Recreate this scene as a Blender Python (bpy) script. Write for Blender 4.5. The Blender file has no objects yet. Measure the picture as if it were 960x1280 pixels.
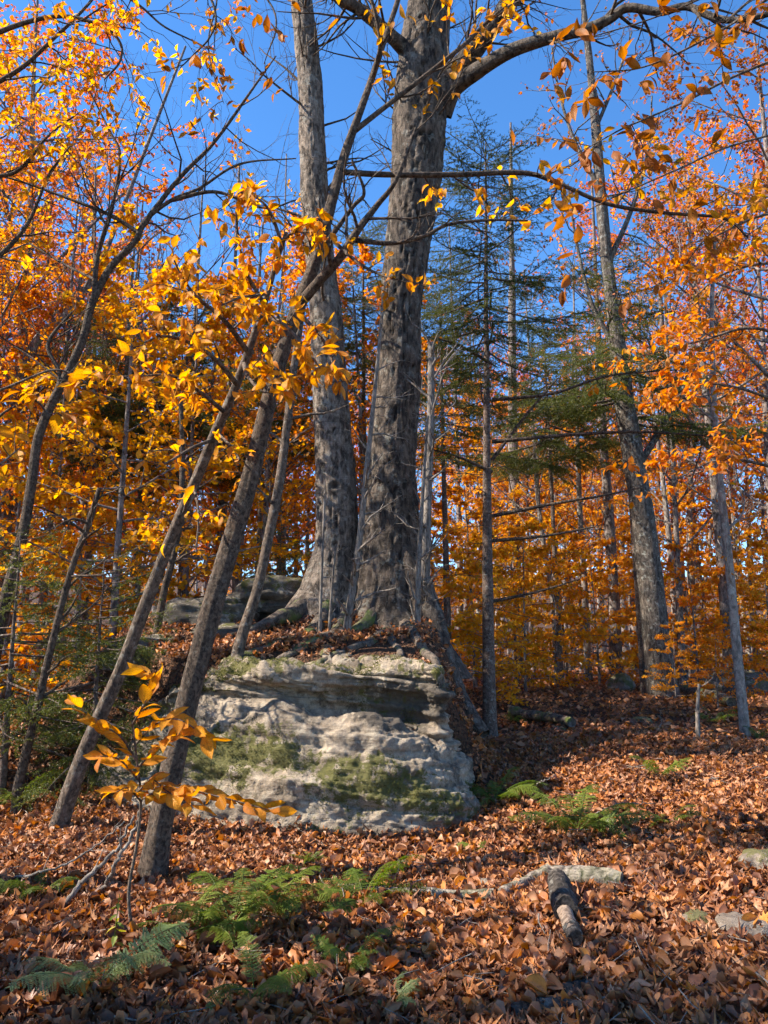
import bpy, math, random
import numpy as np
from mathutils import Matrix, Vector

random.seed(11)
rng = np.random.default_rng(11)
R = math.radians
scene = bpy.context.scene
col = scene.collection

# ---------------------------------------------------------------- camera, sky, sun, exposure
CAM_Z, PITCH, FPX = 1.55, 10.0, 985.0
cam_d = bpy.data.cameras.new("camera")
cam_d.sensor_fit = 'VERTICAL'
cam_d.sensor_height = 36.0
cam_d.sensor_width = 27.0
cam_d.lens = 36.0 * FPX / 1280.0
cam_d.clip_start = 0.05
cam_d.clip_end = 1000.0
cam = bpy.data.objects.new("camera", cam_d)
cam.location = (0, 0, CAM_Z)
cam.rotation_euler = (R(90 + PITCH), 0, 0)
col.objects.link(cam)
scene.camera = cam

SUN_AZ, SUN_EL = -96.0, 43.0          # azimuth from +Y towards +X (negative: left of the view)
to_sun = Vector((math.sin(R(SUN_AZ)) * math.cos(R(SUN_EL)), math.cos(R(SUN_AZ)) * math.cos(R(SUN_EL)), math.sin(R(SUN_EL))))
sun_d = bpy.data.lights.new("sun", 'SUN')
sun_d.energy = 5.0
sun_d.angle = R(0.55)
sun_d.color = (1.0, 0.91, 0.77)
sun = bpy.data.objects.new("sun", sun_d)
sun.rotation_euler = to_sun.to_track_quat('Z', 'Y').to_euler()
col.objects.link(sun)

world = bpy.data.worlds.new("World")
scene.world = world
world.use_nodes = True
wn = world.node_tree
wn.nodes.clear()
sky = wn.nodes.new('ShaderNodeTexSky')
sky.sky_type = 'NISHITA'
sky.sun_disc = False
sky.sun_elevation = R(SUN_EL)
sky.sun_rotation = R(SUN_AZ)
sky.altitude = 600
sky.air_density = 1.0
sky.dust_density = 0.0
sky.ozone_density = 6.0
bg = wn.nodes.new('ShaderNodeBackground')
bg.inputs['Strength'].default_value = 0.12
wo = wn.nodes.new('ShaderNodeOutputWorld')
hsv = wn.nodes.new('ShaderNodeHueSaturation')
hsv.inputs['Saturation'].default_value = 1.15
wn.links.new(sky.outputs[0], hsv.inputs['Color'])
wn.links.new(hsv.outputs[0], bg.inputs[0])
wn.links.new(bg.outputs[0], wo.inputs[0])

vs = scene.view_settings
vs.view_transform = 'Standard'
vs.look = 'None'
vs.exposure = 1.42
vs.gamma = 1.0
vs.use_curve_mapping = False
scene.cycles.max_bounces = 4
scene.cycles.diffuse_bounces = 2
scene.cycles.transmission_bounces = 2
scene.cycles.use_adaptive_sampling = True
scene.cycles.adaptive_threshold = 0.03
scene.cycles.sample_clamp_indirect = 6.0

# ---------------------------------------------------------------- picture <-> place
_p = R(PITCH)
_F = np.array([0, math.cos(_p), math.sin(_p)])
_U = np.array([0, -math.sin(_p), math.cos(_p)])

def ray(px, py):
    return _F + (px - 480) / FPX * np.array([1.0, 0, 0]) + (640 - py) / FPX * _U

def P(px, py, D):
    """point on the ray of a picture position at D metres ahead"""
    d = ray(px, py)
    return np.array([0, 0, CAM_Z]) + d * (D / d[1])

# ---------------------------------------------------------------- numpy noise
def _hash(i, j, k, s):
    h = (i.astype(np.int64) * 374761393 + j.astype(np.int64) * 668265263 + k.astype(np.int64) * 2147483647 + s * 974711)
    h = (h ^ (h >> 13)) * 1274126177
    h = h ^ (h >> 16)
    return (h & 0xFFFF) / 65535.0

def vnoise(p, s=0):
    p = np.asarray(p, float)
    i = np.floor(p)
    f = p - i
    f = f * f * f * (f * (f * 6 - 15) + 10)
    ix, iy, iz = i[..., 0], i[..., 1], i[..., 2]
    out = 0
    for a in (0, 1):
        wx = f[..., 0] if a else 1 - f[..., 0]
        for b in (0, 1):
            wy = f[..., 1] if b else 1 - f[..., 1]
            for c in (0, 1):
                wz = f[..., 2] if c else 1 - f[..., 2]
                out = out + wx * wy * wz * _hash(ix + a, iy + b, iz + c, s)
    return out * 2 - 1

def fbm(p, octv=4, s=0, gain=0.5):
    p = np.asarray(p, float)
    a, t = 1.0, 0
    for o in range(octv):
        t = t + a * vnoise(p, s + o * 17)
        p = p * 2.03 + 11.7
        a *= gain
    return t

def sstep(a, b, x):
    t = np.clip((x - a) / (b - a), 0, 1)
    return t * t * (3 - 2 * t)

# ---------------------------------------------------------------- terrain height
def H(x, y):
    x = np.asarray(x, float); y = np.asarray(y, float)
    base = np.interp(y, [-60, -10, 2, 15, 22, 34, 80, 260], [-2, -0.5, 0.0, 0.68, 0.75, 0.9, 5.0, 26.0])
    q = np.stack([x, y, np.zeros_like(x)], -1)
    base = base + 0.10 * fbm(q * 0.35, 3, 3) + 0.035 * fbm(q * 1.3, 3, 5)
    base = base + 0.10 * sstep(1.0, 4.5, x) * sstep(4, 9, y)
    mz = np.interp(y, [6.6, 7.2, 7.9, 9.0, 10.0, 11.5, 14.0], [0.95, 1.26, 1.54, 1.84, 2.0, 1.7, 0.6]) - 0.35
    ml = sstep(-4.6, -2.5, x)
    mr = 1 - sstep(0.42, 1.2, x + 0.12 * fbm(q * 0.9, 2, 8))
    fy = np.interp(x, [-4.5, -3.2, -2.6, -2.1, -1.55, -0.95, 0.8], [7.0, 7.6, 7.85, 7.6, 7.42, 7.34, 7.36])
    front = sstep(fy, fy + np.interp(x, [-4.5, -2.8, -1.8], [1.6, 0.7, 0.36]), y)
    back = 1 - sstep(10.5, 14.0, y)
    m = ml * mr * front * back
    m = m * (1 + 0.05 * fbm(q * 2.2, 3, 9))
    return base + np.maximum(mz, 0) * m

def Hs(x, y):
    return float(H(np.array([x]), np.array([y]))[0])

def G(px, py):
    d = ray(px, py)
    t = np.linspace(1.5, 60, 4000)
    pts = np.array([0, 0, CAM_Z])[None] + t[:, None] * d[None]
    hh = H(pts[:, 0], pts[:, 1])
    below = np.where(pts[:, 2] < hh)[0]
    i = below[0] if len(below) else len(t) - 1
    p = pts[i]
    return np.array([p[0], p[1], hh[i]])

# ---------------------------------------------------------------- object helpers
def mk_mesh(name, V, quads=None, tris=None, attrs=None, smooth=True):
    me = bpy.data.meshes.new(name)
    V = np.asarray(V, np.float32)
    me.vertices.add(len(V))
    me.vertices.foreach_set("co", V.ravel())
    loops, starts, n = [], [], 0
    if quads is not None and len(quads):
        q = np.asarray(quads, np.int32)
        loops.append(q.ravel()); starts.append(n + 4 * np.arange(len(q))); n += 4 * len(q)
    if tris is not None and len(tris):
        t = np.asarray(tris, np.int32)
        loops.append(t.ravel()); starts.append(n + 3 * np.arange(len(t))); n += 3 * len(t)
    lp = np.concatenate(loops).astype(np.int32)
    st = np.concatenate(starts).astype(np.int32)
    me.loops.add(len(lp))
    me.loops.foreach_set("vertex_index", lp)
    me.polygons.add(len(st))
    me.polygons.foreach_set("loop_start", st)
    if smooth:
        me.polygons.foreach_set("use_smooth", np.ones(len(st), bool))
    me.update(calc_edges=True)
    for k, v in (attrs or {}).items():
        v = np.asarray(v, np.float32)
        if v.ndim == 1:
            a = me.attributes.new(k, 'FLOAT', 'POINT'); a.data.foreach_set("value", v)
        else:
            a = me.attributes.new(k, 'FLOAT_VECTOR', 'POINT'); a.data.foreach_set("vector", v.ravel())
    return me

def tag(o, label=None, cat=None, group=None, kind=None):
    if label: o["label"] = label
    if cat: o["category"] = cat
    if group: o["group"] = group
    if kind: o["kind"] = kind
    return o

def thing(name, label, cat, loc=(0, 0, 0), group=None):
    o = bpy.data.objects.new(name, None)
    o.empty_display_size = 0.1
    o.location = loc
    col.objects.link(o)
    return tag(o, label, cat, group)

def part(name, me, mat, parent=None, kind=None, label=None):
    o = bpy.data.objects.new(name, me)
    if mat is not None and not me.materials:
        me.materials.append(mat)
    col.objects.link(o)
    if parent is not None:
        o.parent = parent
    if kind: o["kind"] = kind
    if label: o["label"] = label
    return o

def dup(root, loc, rotz=0, scale=1.0, label=None, group=None, tilt=(0, 0), mats=None):
    r = root.copy(); col.objects.link(r)
    r.location = loc; r.rotation_euler = (tilt[0], tilt[1], rotz)
    r.scale = (scale,) * 3 if not hasattr(scale, '__len__') else scale
    if label: r["label"] = label
    if group: r["group"] = group
    for ch in list(root.children):
        c = ch.copy(); col.objects.link(c); c.parent = r
        if mats and ch.name.split('.')[0] in mats:
            c.material_slots[0].link = 'OBJECT'
            c.material_slots[0].material = mats[ch.name.split('.')[0]]
        for g in list(ch.children):
            d = g.copy(); col.objects.link(d); d.parent = c
    return r

# ---------------------------------------------------------------- materials
def newmat(name):
    m = bpy.data.materials.new(name)
    m.use_nodes = True
    nt = m.node_tree
    nt.nodes.clear()
    out = nt.nodes.new('ShaderNodeOutputMaterial')
    return m, nt, out

def nd(nt, typ, **kw):
    n = nt.nodes.new(typ)
    for k, v in kw.items():
        if k.startswith('i_'):
            key = k[2:].replace('_', ' ')
            n.inputs[key].default_value = v
        else:
            setattr(n, k, v)
    return n

def ramp(nt, stops, interp='LINEAR'):
    r = nt.nodes.new('ShaderNodeValToRGB')
    e = r.color_ramp.elements
    r.color_ramp.interpolation = interp
    while len(e) < len(stops):
        e.new(0.5)
    for el, (p, c) in zip(e, stops):
        el.position = p
        el.color = tuple(c) + (1,) if len(c) == 3 else c
    return r

def mathn(nt, op, a, b=None, clamp=False):
    n = nt.nodes.new('ShaderNodeMath'); n.operation = op; n.use_clamp = clamp
    for i, v in enumerate((a, b)):
        if v is None: continue
        if isinstance(v, (int, float)): n.inputs[i].default_value = v
        else: nt.links.new(v, n.inputs[i])
    return n.outputs[0]

def mixc(nt, fac, a, b, mode='MIX'):
    n = nt.nodes.new('ShaderNodeMix'); n.data_type = 'RGBA'; n.blend_type = mode
    for inp, v in ((n.inputs[0], fac), (n.inputs[6], a), (n.inputs[7], b)):
        if isinstance(v, (int, float)): inp.default_value = v
        elif isinstance(v, tuple): inp.default_value = v if len(v) == 4 else v + (1,)
        else: nt.links.new(v, inp)
    return n.outputs[2]

def coords(nt, scale=(1, 1, 1), world_=False):
    if world_:
        src = nd(nt, 'ShaderNodeNewGeometry').outputs['Position']
    else:
        src = nd(nt, 'ShaderNodeTexCoord').outputs['Object']
    mp = nd(nt, 'ShaderNodeMapping'); mp.inputs['Scale'].default_value = scale
    nt.links.new(src, mp.inputs[0])
    return mp.outputs[0]

def noise(nt, vec, scale, detail=4, rough=0.55, dist=0.0):
    n = nd(nt, 'ShaderNodeTexNoise'); n.inputs['Scale'].default_value = scale
    n.inputs['Detail'].default_value = detail; n.inputs['Roughness'].default_value = rough
    n.inputs['Distortion'].default_value = dist
    nt.links.new(vec, n.inputs['Vector'])
    return n.outputs['Fac']

def leaf_mat(name, cols, trans=0.45, rough=0.5, veins=False, spread=1.0, gloss=0.35, curl_dark=0.0):
    m, nt, out = newmat(name)
    L = nt.links
    at = nd(nt, 'ShaderNodeAttribute', attribute_name='rnd')
    oi = nd(nt, 'ShaderNodeObjectInfo')
    f = mathn(nt, 'FRACT', mathn(nt, 'ADD', mathn(nt, 'MULTIPLY', at.outputs['Fac'], spread), oi.outputs['Random']))
    n = len(cols)
    stops = [(i / n, c) for i, c in enumerate(cols)]
    rp = ramp(nt, stops, 'CONSTANT' if n > 8 else 'LINEAR')
    L.new(f, rp.inputs[0])
    c = rp.outputs[0]
    nz = noise(nt, coords(nt, world_=True), 26, 3)
    c = mixc(nt, 0.35, c, ramp_out(nt, nz, [(0.3, (0.45, 0.42, 0.4)), (0.7, (1.25, 1.25, 1.2))]), 'MULTIPLY')
    pb = nd(nt, 'ShaderNodeBsdfPrincipled')
    pb.inputs['Roughness'].default_value = rough
    pb.inputs['Specular IOR Level'].default_value = gloss
    bm = None
    if veins:
        lu = nd(nt, 'ShaderNodeAttribute', attribute_name='luv')
        sp = nd(nt, 'ShaderNodeSeparateXYZ'); L.new(lu.outputs['Vector'], sp.inputs[0])
        ax = mathn(nt, 'ABSOLUTE', sp.outputs[0])
        w = mathn(nt, 'SUBTRACT', mathn(nt, 'MULTIPLY', sp.outputs[1], 9.0), mathn(nt, 'MULTIPLY', ax, 2.4))
        tri = mathn(nt, 'ABSOLUTE', mathn(nt, 'SUBTRACT', mathn(nt, 'FRACT', w), 0.5))   # 0..0.5
        line = mathn(nt, 'LESS_THAN', tri, 0.07)
        mid = mathn(nt, 'LESS_THAN', ax, 0.05)
        vv = mathn(nt, 'MAXIMUM', line, mid)
        c = mixc(nt, mathn(nt, 'MULTIPLY', vv, 0.45 * float(veins)), c, (0.30, 0.11, 0.02))
        sp_ = ramp_out(nt, noise(nt, coords(nt, world_=True), 75, 3, 0.7), [(0.57, (0, 0, 0)), (0.66, (1, 1, 1))])
        c = mixc(nt, mathn(nt, 'MULTIPLY', sp_, 0.55), c, (0.20, 0.075, 0.02))
        edge = mathn(nt, 'MULTIPLY', mathn(nt, 'POWER', ax, 5.0), 0.6)
        c = mixc(nt, edge, c, (0.22, 0.08, 0.02))
        bm = nd(nt, 'ShaderNodeBump'); bm.inputs['Strength'].default_value = 0.5 * float(veins); bm.inputs['Distance'].default_value = 0.004
        L.new(tri, bm.inputs['Height']); L.new(bm.outputs[0], pb.inputs['Normal'])
    L.new(c, pb.inputs['Base Color'])
    if trans > 0:
        tr = nd(nt, 'ShaderNodeBsdfTranslucent')
        sat = nd(nt, 'ShaderNodeHueSaturation'); sat.inputs['Saturation'].default_value = 1.12; sat.inputs['Value'].default_value = 1.35
        L.new(c, sat.inputs['Color']); L.new(sat.outputs[0], tr.inputs[0])
        if bm: L.new(bm.outputs[0], tr.inputs['Normal'])
        mx = nd(nt, 'ShaderNodeMixShader'); mx.inputs[0].default_value = trans
        L.new(pb.outputs[0], mx.inputs[1]); L.new(tr.outputs[0], mx.inputs[2]); L.new(mx.outputs[0], out.inputs[0])
    else:
        L.new(pb.outputs[0], out.inputs[0])
    return m

def ramp_out(nt, fac, stops):
    r = ramp(nt, stops); nt.links.new(fac, r.inputs[0]); return r.outputs[0]

def bark_mat(name, dark, light, scale=8.0, stretch=0.25, bump=0.03, moss=0.0, lichen=0.0, bands=0.0, furrow=False):
    m, nt, out = newmat(name)
    L = nt.links
    v = coords(nt, (1, 1, stretch))
    n1 = noise(nt, v, scale * 2.2, 6, 0.65, 0.6)
    n2 = noise(nt, coords(nt), scale * 0.35, 3)
    n3 = noise(nt, coords(nt), scale * 9, 3, 0.7)
    c = ramp_out(nt, n1, [(0.38, dark), (0.62, light)])
    c = mixc(nt, 0.6, c, ramp_out(nt, n2, [(0.3, (0.55, 0.55, 0.55)), (0.7, (1.25, 1.22, 1.18))]), 'MULTIPLY')
    c = mixc(nt, 0.5, c, ramp_out(nt, n3, [(0.25, (0.5, 0.5, 0.5)), (0.75, (1.4, 1.4, 1.4))]), 'MULTIPLY')
    hgt = mathn(nt, 'ADD', n1, mathn(nt, 'MULTIPLY', n3, 0.35))
    if bands > 0:
        nb = noise(nt, coords(nt, (1, 1, 9.0)), 7.0, 4, 0.6)
        b = ramp_out(nt, nb, [(0.56, (0, 0, 0)), (0.66, (1, 1, 1))])
        c = mixc(nt, mathn(nt, 'MULTIPLY', b, bands), c, dark)
        hgt = mathn(nt, 'SUBTRACT', hgt, mathn(nt, 'MULTIPLY', b, 0.15))
    if furrow:
        fa = nd(nt, 'ShaderNodeAttribute', attribute_name='furrow')
        c = mixc(nt, fa.outputs['Fac'], c, tuple(0.6 * k for k in dark))
    if lichen > 0:
        nl = noise(nt, coords(nt), scale * 1.1, 5, 0.7)
        b = ramp_out(nt, nl, [(0.56, (0, 0, 0)), (0.63, (1, 1, 1))])
        c = mixc(nt, mathn(nt, 'MULTIPLY', b, lichen), c, (0.42, 0.43, 0.38))
    if moss > 0:
        nm = noise(nt, coords(nt), 4.0, 5, 0.65)
        b = ramp_out(nt, nm, [(0.5, (0, 0, 0)), (0.62, (1, 1, 1))])
        c = mixc(nt, mathn(nt, 'MULTIPLY', b, moss), c, (0.10, 0.13, 0.03))
    pb = nd(nt, 'ShaderNodeBsdfPrincipled')
    pb.inputs['Roughness'].default_value = 0.85
    pb.inputs['Specular IOR Level'].default_value = 0.2
    bp = nd(nt, 'ShaderNodeBump'); bp.inputs['Strength'].default_value = 0.9; bp.inputs['Distance'].default_value = bump
    L.new(hgt, bp.inputs['Height']); L.new(bp.outputs[0], pb.inputs['Normal'])
    L.new(c, pb.inputs['Base Color'])
    L.new(pb.outputs[0], out.inputs[0])
    return m

def rock_mat(name, moss_amt=0.5, light=(0.52, 0.48, 0.42), dark=(0.13, 0.11, 0.10)):
    m, nt, out = newmat(name)
    L = nt.links
    o = coords(nt)
    strat = noise(nt, coords(nt, (0.7, 0.7, 6.0)), 2.2, 6, 0.65, 0.4)
    n1 = noise(nt, o, 3.2, 6, 0.65)
    n2 = noise(nt, o, 22, 5, 0.7)
    n3 = noise(nt, o, 95, 3, 0.7)
    c = ramp_out(nt, n1, [(0.28, dark), (0.48, tuple(0.72 * k for k in light)), (0.66, light)])
    c = mixc(nt, 0.65, c, ramp_out(nt, strat, [(0.32, (0.32, 0.28, 0.25)), (0.55, (1, 1, 1))]), 'MULTIPLY')
    c = mixc(nt, 0.6, c, ramp_out(nt, n2, [(0.28, (0.35, 0.34, 0.33)), (0.7, (1.3, 1.3, 1.28))]), 'MULTIPLY')
    c = mixc(nt, 0.5, c, ramp_out(nt, n3, [(0.25, (0.45, 0.45, 0.45)), (0.75, (1.4, 1.4, 1.4))]), 'MULTIPLY')
    # pale crusty lichen
    nl = noise(nt, o, 6.5, 6, 0.75)
    bl = ramp_out(nt, nl, [(0.55, (0, 0, 0)), (0.61, (1, 1, 1))])
    c = mixc(nt, mathn(nt, 'MULTIPLY', bl, 0.6), c, mixc(nt, n3, (0.23, 0.205, 0.155), (0.48, 0.415, 0.32)))
    # black lichen stains; the mask adds painted shade on the upper right tier
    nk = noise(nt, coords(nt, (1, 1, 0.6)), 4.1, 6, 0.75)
    st = nd(nt, 'ShaderNodeAttribute', attribute_name='stain_shade')
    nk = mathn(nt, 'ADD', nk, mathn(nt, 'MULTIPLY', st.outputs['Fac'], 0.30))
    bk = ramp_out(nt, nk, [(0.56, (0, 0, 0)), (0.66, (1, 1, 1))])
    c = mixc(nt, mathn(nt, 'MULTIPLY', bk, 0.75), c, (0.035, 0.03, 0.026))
    # moss from the 'moss' attribute broken up by noise
    am = nd(nt, 'ShaderNodeAttribute', attribute_name='moss')
    nm = noise(nt, o, 9.0, 6, 0.75)
    mm = mathn(nt, 'ADD', mathn(nt, 'MULTIPLY', am.outputs['Fac'], 1.0), mathn(nt, 'MULTIPLY', mathn(nt, 'SUBTRACT', nm, 0.5), 2.6))
    mk = ramp_out(nt, mm, [(0.42, (0, 0, 0)), (0.60, (1, 1, 1))])
    mcol = mixc(nt, n2, (0.028, 0.031, 0.009), (0.15, 0.14, 0.035))
    c = mixc(nt, mathn(nt, 'MULTIPLY', mk, moss_amt), c, mcol)
    pb = nd(nt, 'ShaderNodeBsdfPrincipled')
    pb.inputs['Roughness'].default_value = 0.9
    pb.inputs['Specular IOR Level'].default_value = 0.25
    hgt = mathn(nt, 'ADD', mathn(nt, 'ADD', mathn(nt, 'MULTIPLY', n2, 0.7), mathn(nt, 'MULTIPLY', n3, 0.35)), mathn(nt, 'MULTIPLY', strat, 1.2))
    bp = nd(nt, 'ShaderNodeBump'); bp.inputs['Strength'].default_value = 0.9; bp.inputs['Distance'].default_value = 0.03
    L.new(hgt, bp.inputs['Height']); L.new(bp.outputs[0], pb.inputs['Normal'])
    L.new(c, pb.inputs['Base Color']); L.new(pb.outputs[0], out.inputs[0])
    return m

def soil_mat():
    m, nt, out = newmat("forest_soil")
    L = nt.links
    o = coords(nt)
    v = nd(nt, 'ShaderNodeTexVoronoi'); v.inputs['Scale'].default_value = 45; v.inputs['Randomness'].default_value = 1
    L.new(o, v.inputs['Vector'])
    c = ramp_out(nt, v.outputs['Color'], [(0.1, (0.025, 0.016, 0.011)), (0.5, (0.075, 0.04, 0.024)), (0.9, (0.15, 0.075, 0.04))])
    n1 = noise(nt, o, 1.2, 5, 0.6)
    c = mixc(nt, 0.7, c, ramp_out(nt, n1, [(0.3, (0.45, 0.42, 0.4)), (0.7, (1.2, 1.15, 1.1))]), 'MULTIPLY')
    pb = nd(nt, 'ShaderNodeBsdfPrincipled'); pb.inputs['Roughness'].default_value = 0.9
    pb.inputs['Specular IOR Level'].default_value = 0.15
    bp = nd(nt, 'ShaderNodeBump'); bp.inputs['Strength'].default_value = 1.0; bp.inputs['Distance'].default_value = 0.02
    L.new(v.outputs['Distance'], bp.inputs['Height']); L.new(bp.outputs[0], pb.inputs['Normal'])
    L.new(c, pb.inputs['Base Color']); L.new(pb.outputs[0], out.inputs[0])
    return m

M = {}
M['soil'] = soil_mat()
M['rock'] = rock_mat("layered_rock", 0.92, (0.46, 0.37, 0.275), (0.07, 0.054, 0.041))
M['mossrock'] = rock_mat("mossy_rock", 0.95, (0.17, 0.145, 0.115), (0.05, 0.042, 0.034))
M['stone'] = rock_mat("pale_stone", 0.8, (0.34, 0.275, 0.22), (0.15, 0.115, 0.09))
M['birch'] = bark_mat("old_birch_bark", (0.026, 0.020, 0.016), (0.175, 0.135, 0.105), 7, 0.35, 0.05, bands=0.35, furrow=True, lichen=0.25)
M['birch_pale'] = bark_mat("pale_birch_bark", (0.05, 0.038, 0.03), (0.28, 0.225, 0.18), 7, 0.5, 0.03, bands=0.45, furrow=True, lichen=0.3)
M['dark_bark'] = bark_mat("grey_brown_bark", (0.030, 0.021, 0.015), (0.150, 0.106, 0.076), 20, 0.7, 0.02, lichen=0.12)
M['sapling_bark'] = bark_mat("sapling_bark", (0.042, 0.031, 0.023), (0.19, 0.138, 0.102), 16, 0.5, 0.014, lichen=0.25)
M['maple_bark'] = bark_mat("maple_bark", (0.035, 0.028, 0.023), (0.18, 0.148, 0.122), 11, 0.4, 0.03, lichen=0.5)
M['grey_bark'] = bark_mat("smooth_grey_bark", (0.13, 0.11, 0.095), (0.36, 0.31, 0.27), 8, 0.6, 0.01, lichen=0.5)
M['far_bark'] = bark_mat("far_bark", (0.07, 0.055, 0.05), (0.27, 0.22, 0.20), 8, 0.4, 0.02, lichen=0.4)
M['far_pale'] = bark_mat("far_pale_bark", (0.11, 0.09, 0.08), (0.34, 0.29, 0.255), 8, 0.5, 0.02, lichen=0.4)
M['spruce_bark'] = bark_mat("spruce_bark", (0.06, 0.041, 0.032), (0.19, 0.135, 0.11), 18, 0.8, 0.012, lichen=0.35)
M['dead_wood'] = bark_mat("dead_grey_wood", (0.09, 0.075, 0.065), (0.28, 0.24, 0.205), 20, 0.3, 0.008)
M['root'] = bark_mat("mossy_root", (0.05, 0.04, 0.033), (0.20, 0.155, 0.12), 12, 0.8, 0.02, moss=0.9)
M['log'] = bark_mat("fallen_birch_bark", (0.045, 0.036, 0.03), (0.36, 0.30, 0.245), 9, 1.0, 0.02, moss=0.25, bands=0.2)
M['log_dark'] = bark_mat("rotten_bark", (0.018, 0.015, 0.013), (0.10, 0.082, 0.07), 14, 1.0, 0.02, lichen=0.2)
M['log_wood'] = bark_mat("bare_log_wood", (0.16, 0.11, 0.08), (0.42, 0.31, 0.23), 14, 1.0, 0.01)
M['needle'] = leaf_mat("spruce_needles", [(0.055, 0.066, 0.012), (0.090, 0.102, 0.018), (0.14, 0.145, 0.028), (0.065, 0.078, 0.014)], 0.35, 0.5)
M['moss'] = leaf_mat("moss_tufts", [(0.065, 0.07, 0.015), (0.11, 0.115, 0.024), (0.17, 0.16, 0.036), (0.045, 0.05, 0.012)], 0.2, 0.8, gloss=0.1)
M['fern'] = leaf_mat("fern_green", [(0.075, 0.115, 0.014), (0.13, 0.18, 0.022), (0.18, 0.22, 0.032), (0.10, 0.14, 0.02)], 0.35, 0.5)
M['fern_pale'] = leaf_mat("fern_bleached", [(0.20, 0.26, 0.10), (0.27, 0.31, 0.13), (0.17, 0.23, 0.08)], 0.35, 0.5)
M['leaf_gold'] = leaf_mat("near_golden_leaves", [(0.72, 0.34, 0.03), (0.66, 0.25, 0.022), (0.76, 0.40, 0.045), (0.55, 0.18, 0.02), (0.70, 0.30, 0.025)], 0.5, 0.5, veins=True, gloss=0.2)
M['leaf_copper'] = leaf_mat("near_copper_leaves", [(0.46, 0.17, 0.03), (0.36, 0.11, 0.02), (0.58, 0.23, 0.03), (0.30, 0.095, 0.022)], 0.42, 0.5, veins=True, gloss=0.2)
M['f_yellow'] = leaf_mat("foliage_yellow", [(0.74, 0.40, 0.03), (0.74, 0.31, 0.022), (0.70, 0.46, 0.05), (0.62, 0.21, 0.018), (0.74, 0.38, 0.03)], 0.62, 0.6, spread=0.8)
M['f_gold'] = leaf_mat("foliage_gold", [(0.76, 0.38, 0.03), (0.74, 0.29, 0.025), (0.78, 0.47, 0.04), (0.64, 0.20, 0.02), (0.76, 0.35, 0.03)], 0.62, 0.6, spread=0.8)
M['f_orange'] = leaf_mat("foliage_orange", [(0.74, 0.28, 0.03), (0.68, 0.20, 0.022), (0.78, 0.38, 0.032), (0.58, 0.15, 0.018), (0.74, 0.27, 0.025)], 0.62, 0.6, spread=0.8)
M['f_red'] = leaf_mat("foliage_red", [(0.66, 0.20, 0.06), (0.58, 0.14, 0.05), (0.70, 0.28, 0.07), (0.50, 0.10, 0.04), (0.64, 0.19, 0.06)], 0.62, 0.6, spread=0.8)
M['f_rust'] = leaf_mat("foliage_rust", [(0.45, 0.15, 0.03), (0.36, 0.10, 0.022), (0.54, 0.20, 0.03), (0.28, 0.07, 0.02)], 0.45, 0.6, spread=0.8)
M['litter'] = leaf_mat("leaf_litter", [(0.42, 0.175, 0.075), (0.25, 0.095, 0.042), (0.52, 0.27, 0.14), (0.12, 0.052, 0.03), (0.48, 0.175, 0.055), (0.37, 0.185, 0.105), (0.55, 0.205, 0.05), (0.18, 0.072, 0.038)], 0.25, 0.5, gloss=0.35)
M['fl_tan'] = leaf_mat("fallen_leaf_tan", [(0.42, 0.21, 0.11), (0.50, 0.27, 0.15), (0.36, 0.18, 0.10)], 0.2, 0.42, veins=0.2, gloss=0.4)
M['fl_brown'] = leaf_mat("fallen_leaf_brown", [(0.20, 0.085, 0.045), (0.27, 0.11, 0.055), (0.15, 0.065, 0.038)], 0.2, 0.42, veins=0.2, gloss=0.4)
M['fl_orange'] = leaf_mat("fallen_leaf_orange", [(0.52, 0.19, 0.045), (0.60, 0.26, 0.06), (0.44, 0.13, 0.035)], 0.25, 0.42, veins=0.2, gloss=0.4)

# ---------------------------------------------------------------- mesh accumulators
class Acc:
    def __init__(s):
        s.V = []; s.Q = []; s.T = []; s.A = []; s.n = 0
    def add(s, V, Q=None, T=None, A=None):
        s.V.append(V)
        if Q is not None and len(Q): s.Q.append(np.asarray(Q) + s.n)
        if T is not None and len(T): s.T.append(np.asarray(T) + s.n)
        s.A.append(np.zeros(len(V)) if A is None else A)
        s.n += len(V)
    def mesh(s, name, origin=(0, 0, 0), attr=None, smooth=True):
        V = np.concatenate(s.V) - np.asarray(origin)
        return mk_mesh(name, V, np.concatenate(s.Q) if s.Q else None, np.concatenate(s.T) if s.T else None,
                       {attr: np.concatenate(s.A)} if attr else None, smooth)

def smooth_path(pts, n):
    pts = np.asarray(pts, float)
    if len(pts) < 3:
        t = np.linspace(0, 1, n)[:, None]
        return pts[0] * (1 - t) + pts[-1] * t if pts.shape[0] == 2 else pts
    k = len(pts)
    e = np.vstack([2 * pts[0] - pts[1], pts, 2 * pts[-1] - pts[-2]])
    u = np.linspace(0, k - 1 - 1e-9, n)
    i = np.floor(u).astype(int); t = (u - i)[:, None]
    p0, p1, p2, p3 = e[i], e[i + 1], e[i + 2], e[i + 3]
    return 0.5 * ((2 * p1) + (-p0 + p2) * t + (2 * p0 - 5 * p1 + 4 * p2 - p3) * t * t + (-p0 + 3 * p1 - 3 * p2 + p3) * t ** 3)

def frames(pts):
    T = np.gradient(pts, axis=0)
    T /= np.linalg.norm(T, axis=1, keepdims=True) + 1e-9
    ref = np.array([0.0, 1.0, 0.0]) if abs(T[:, 1]).mean() < 0.8 else np.array([1.0, 0, 0])
    A = np.cross(T, ref); A /= np.linalg.norm(A, axis=1, keepdims=True) + 1e-9
    B = np.cross(T, A)
    return T, A, B

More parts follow.
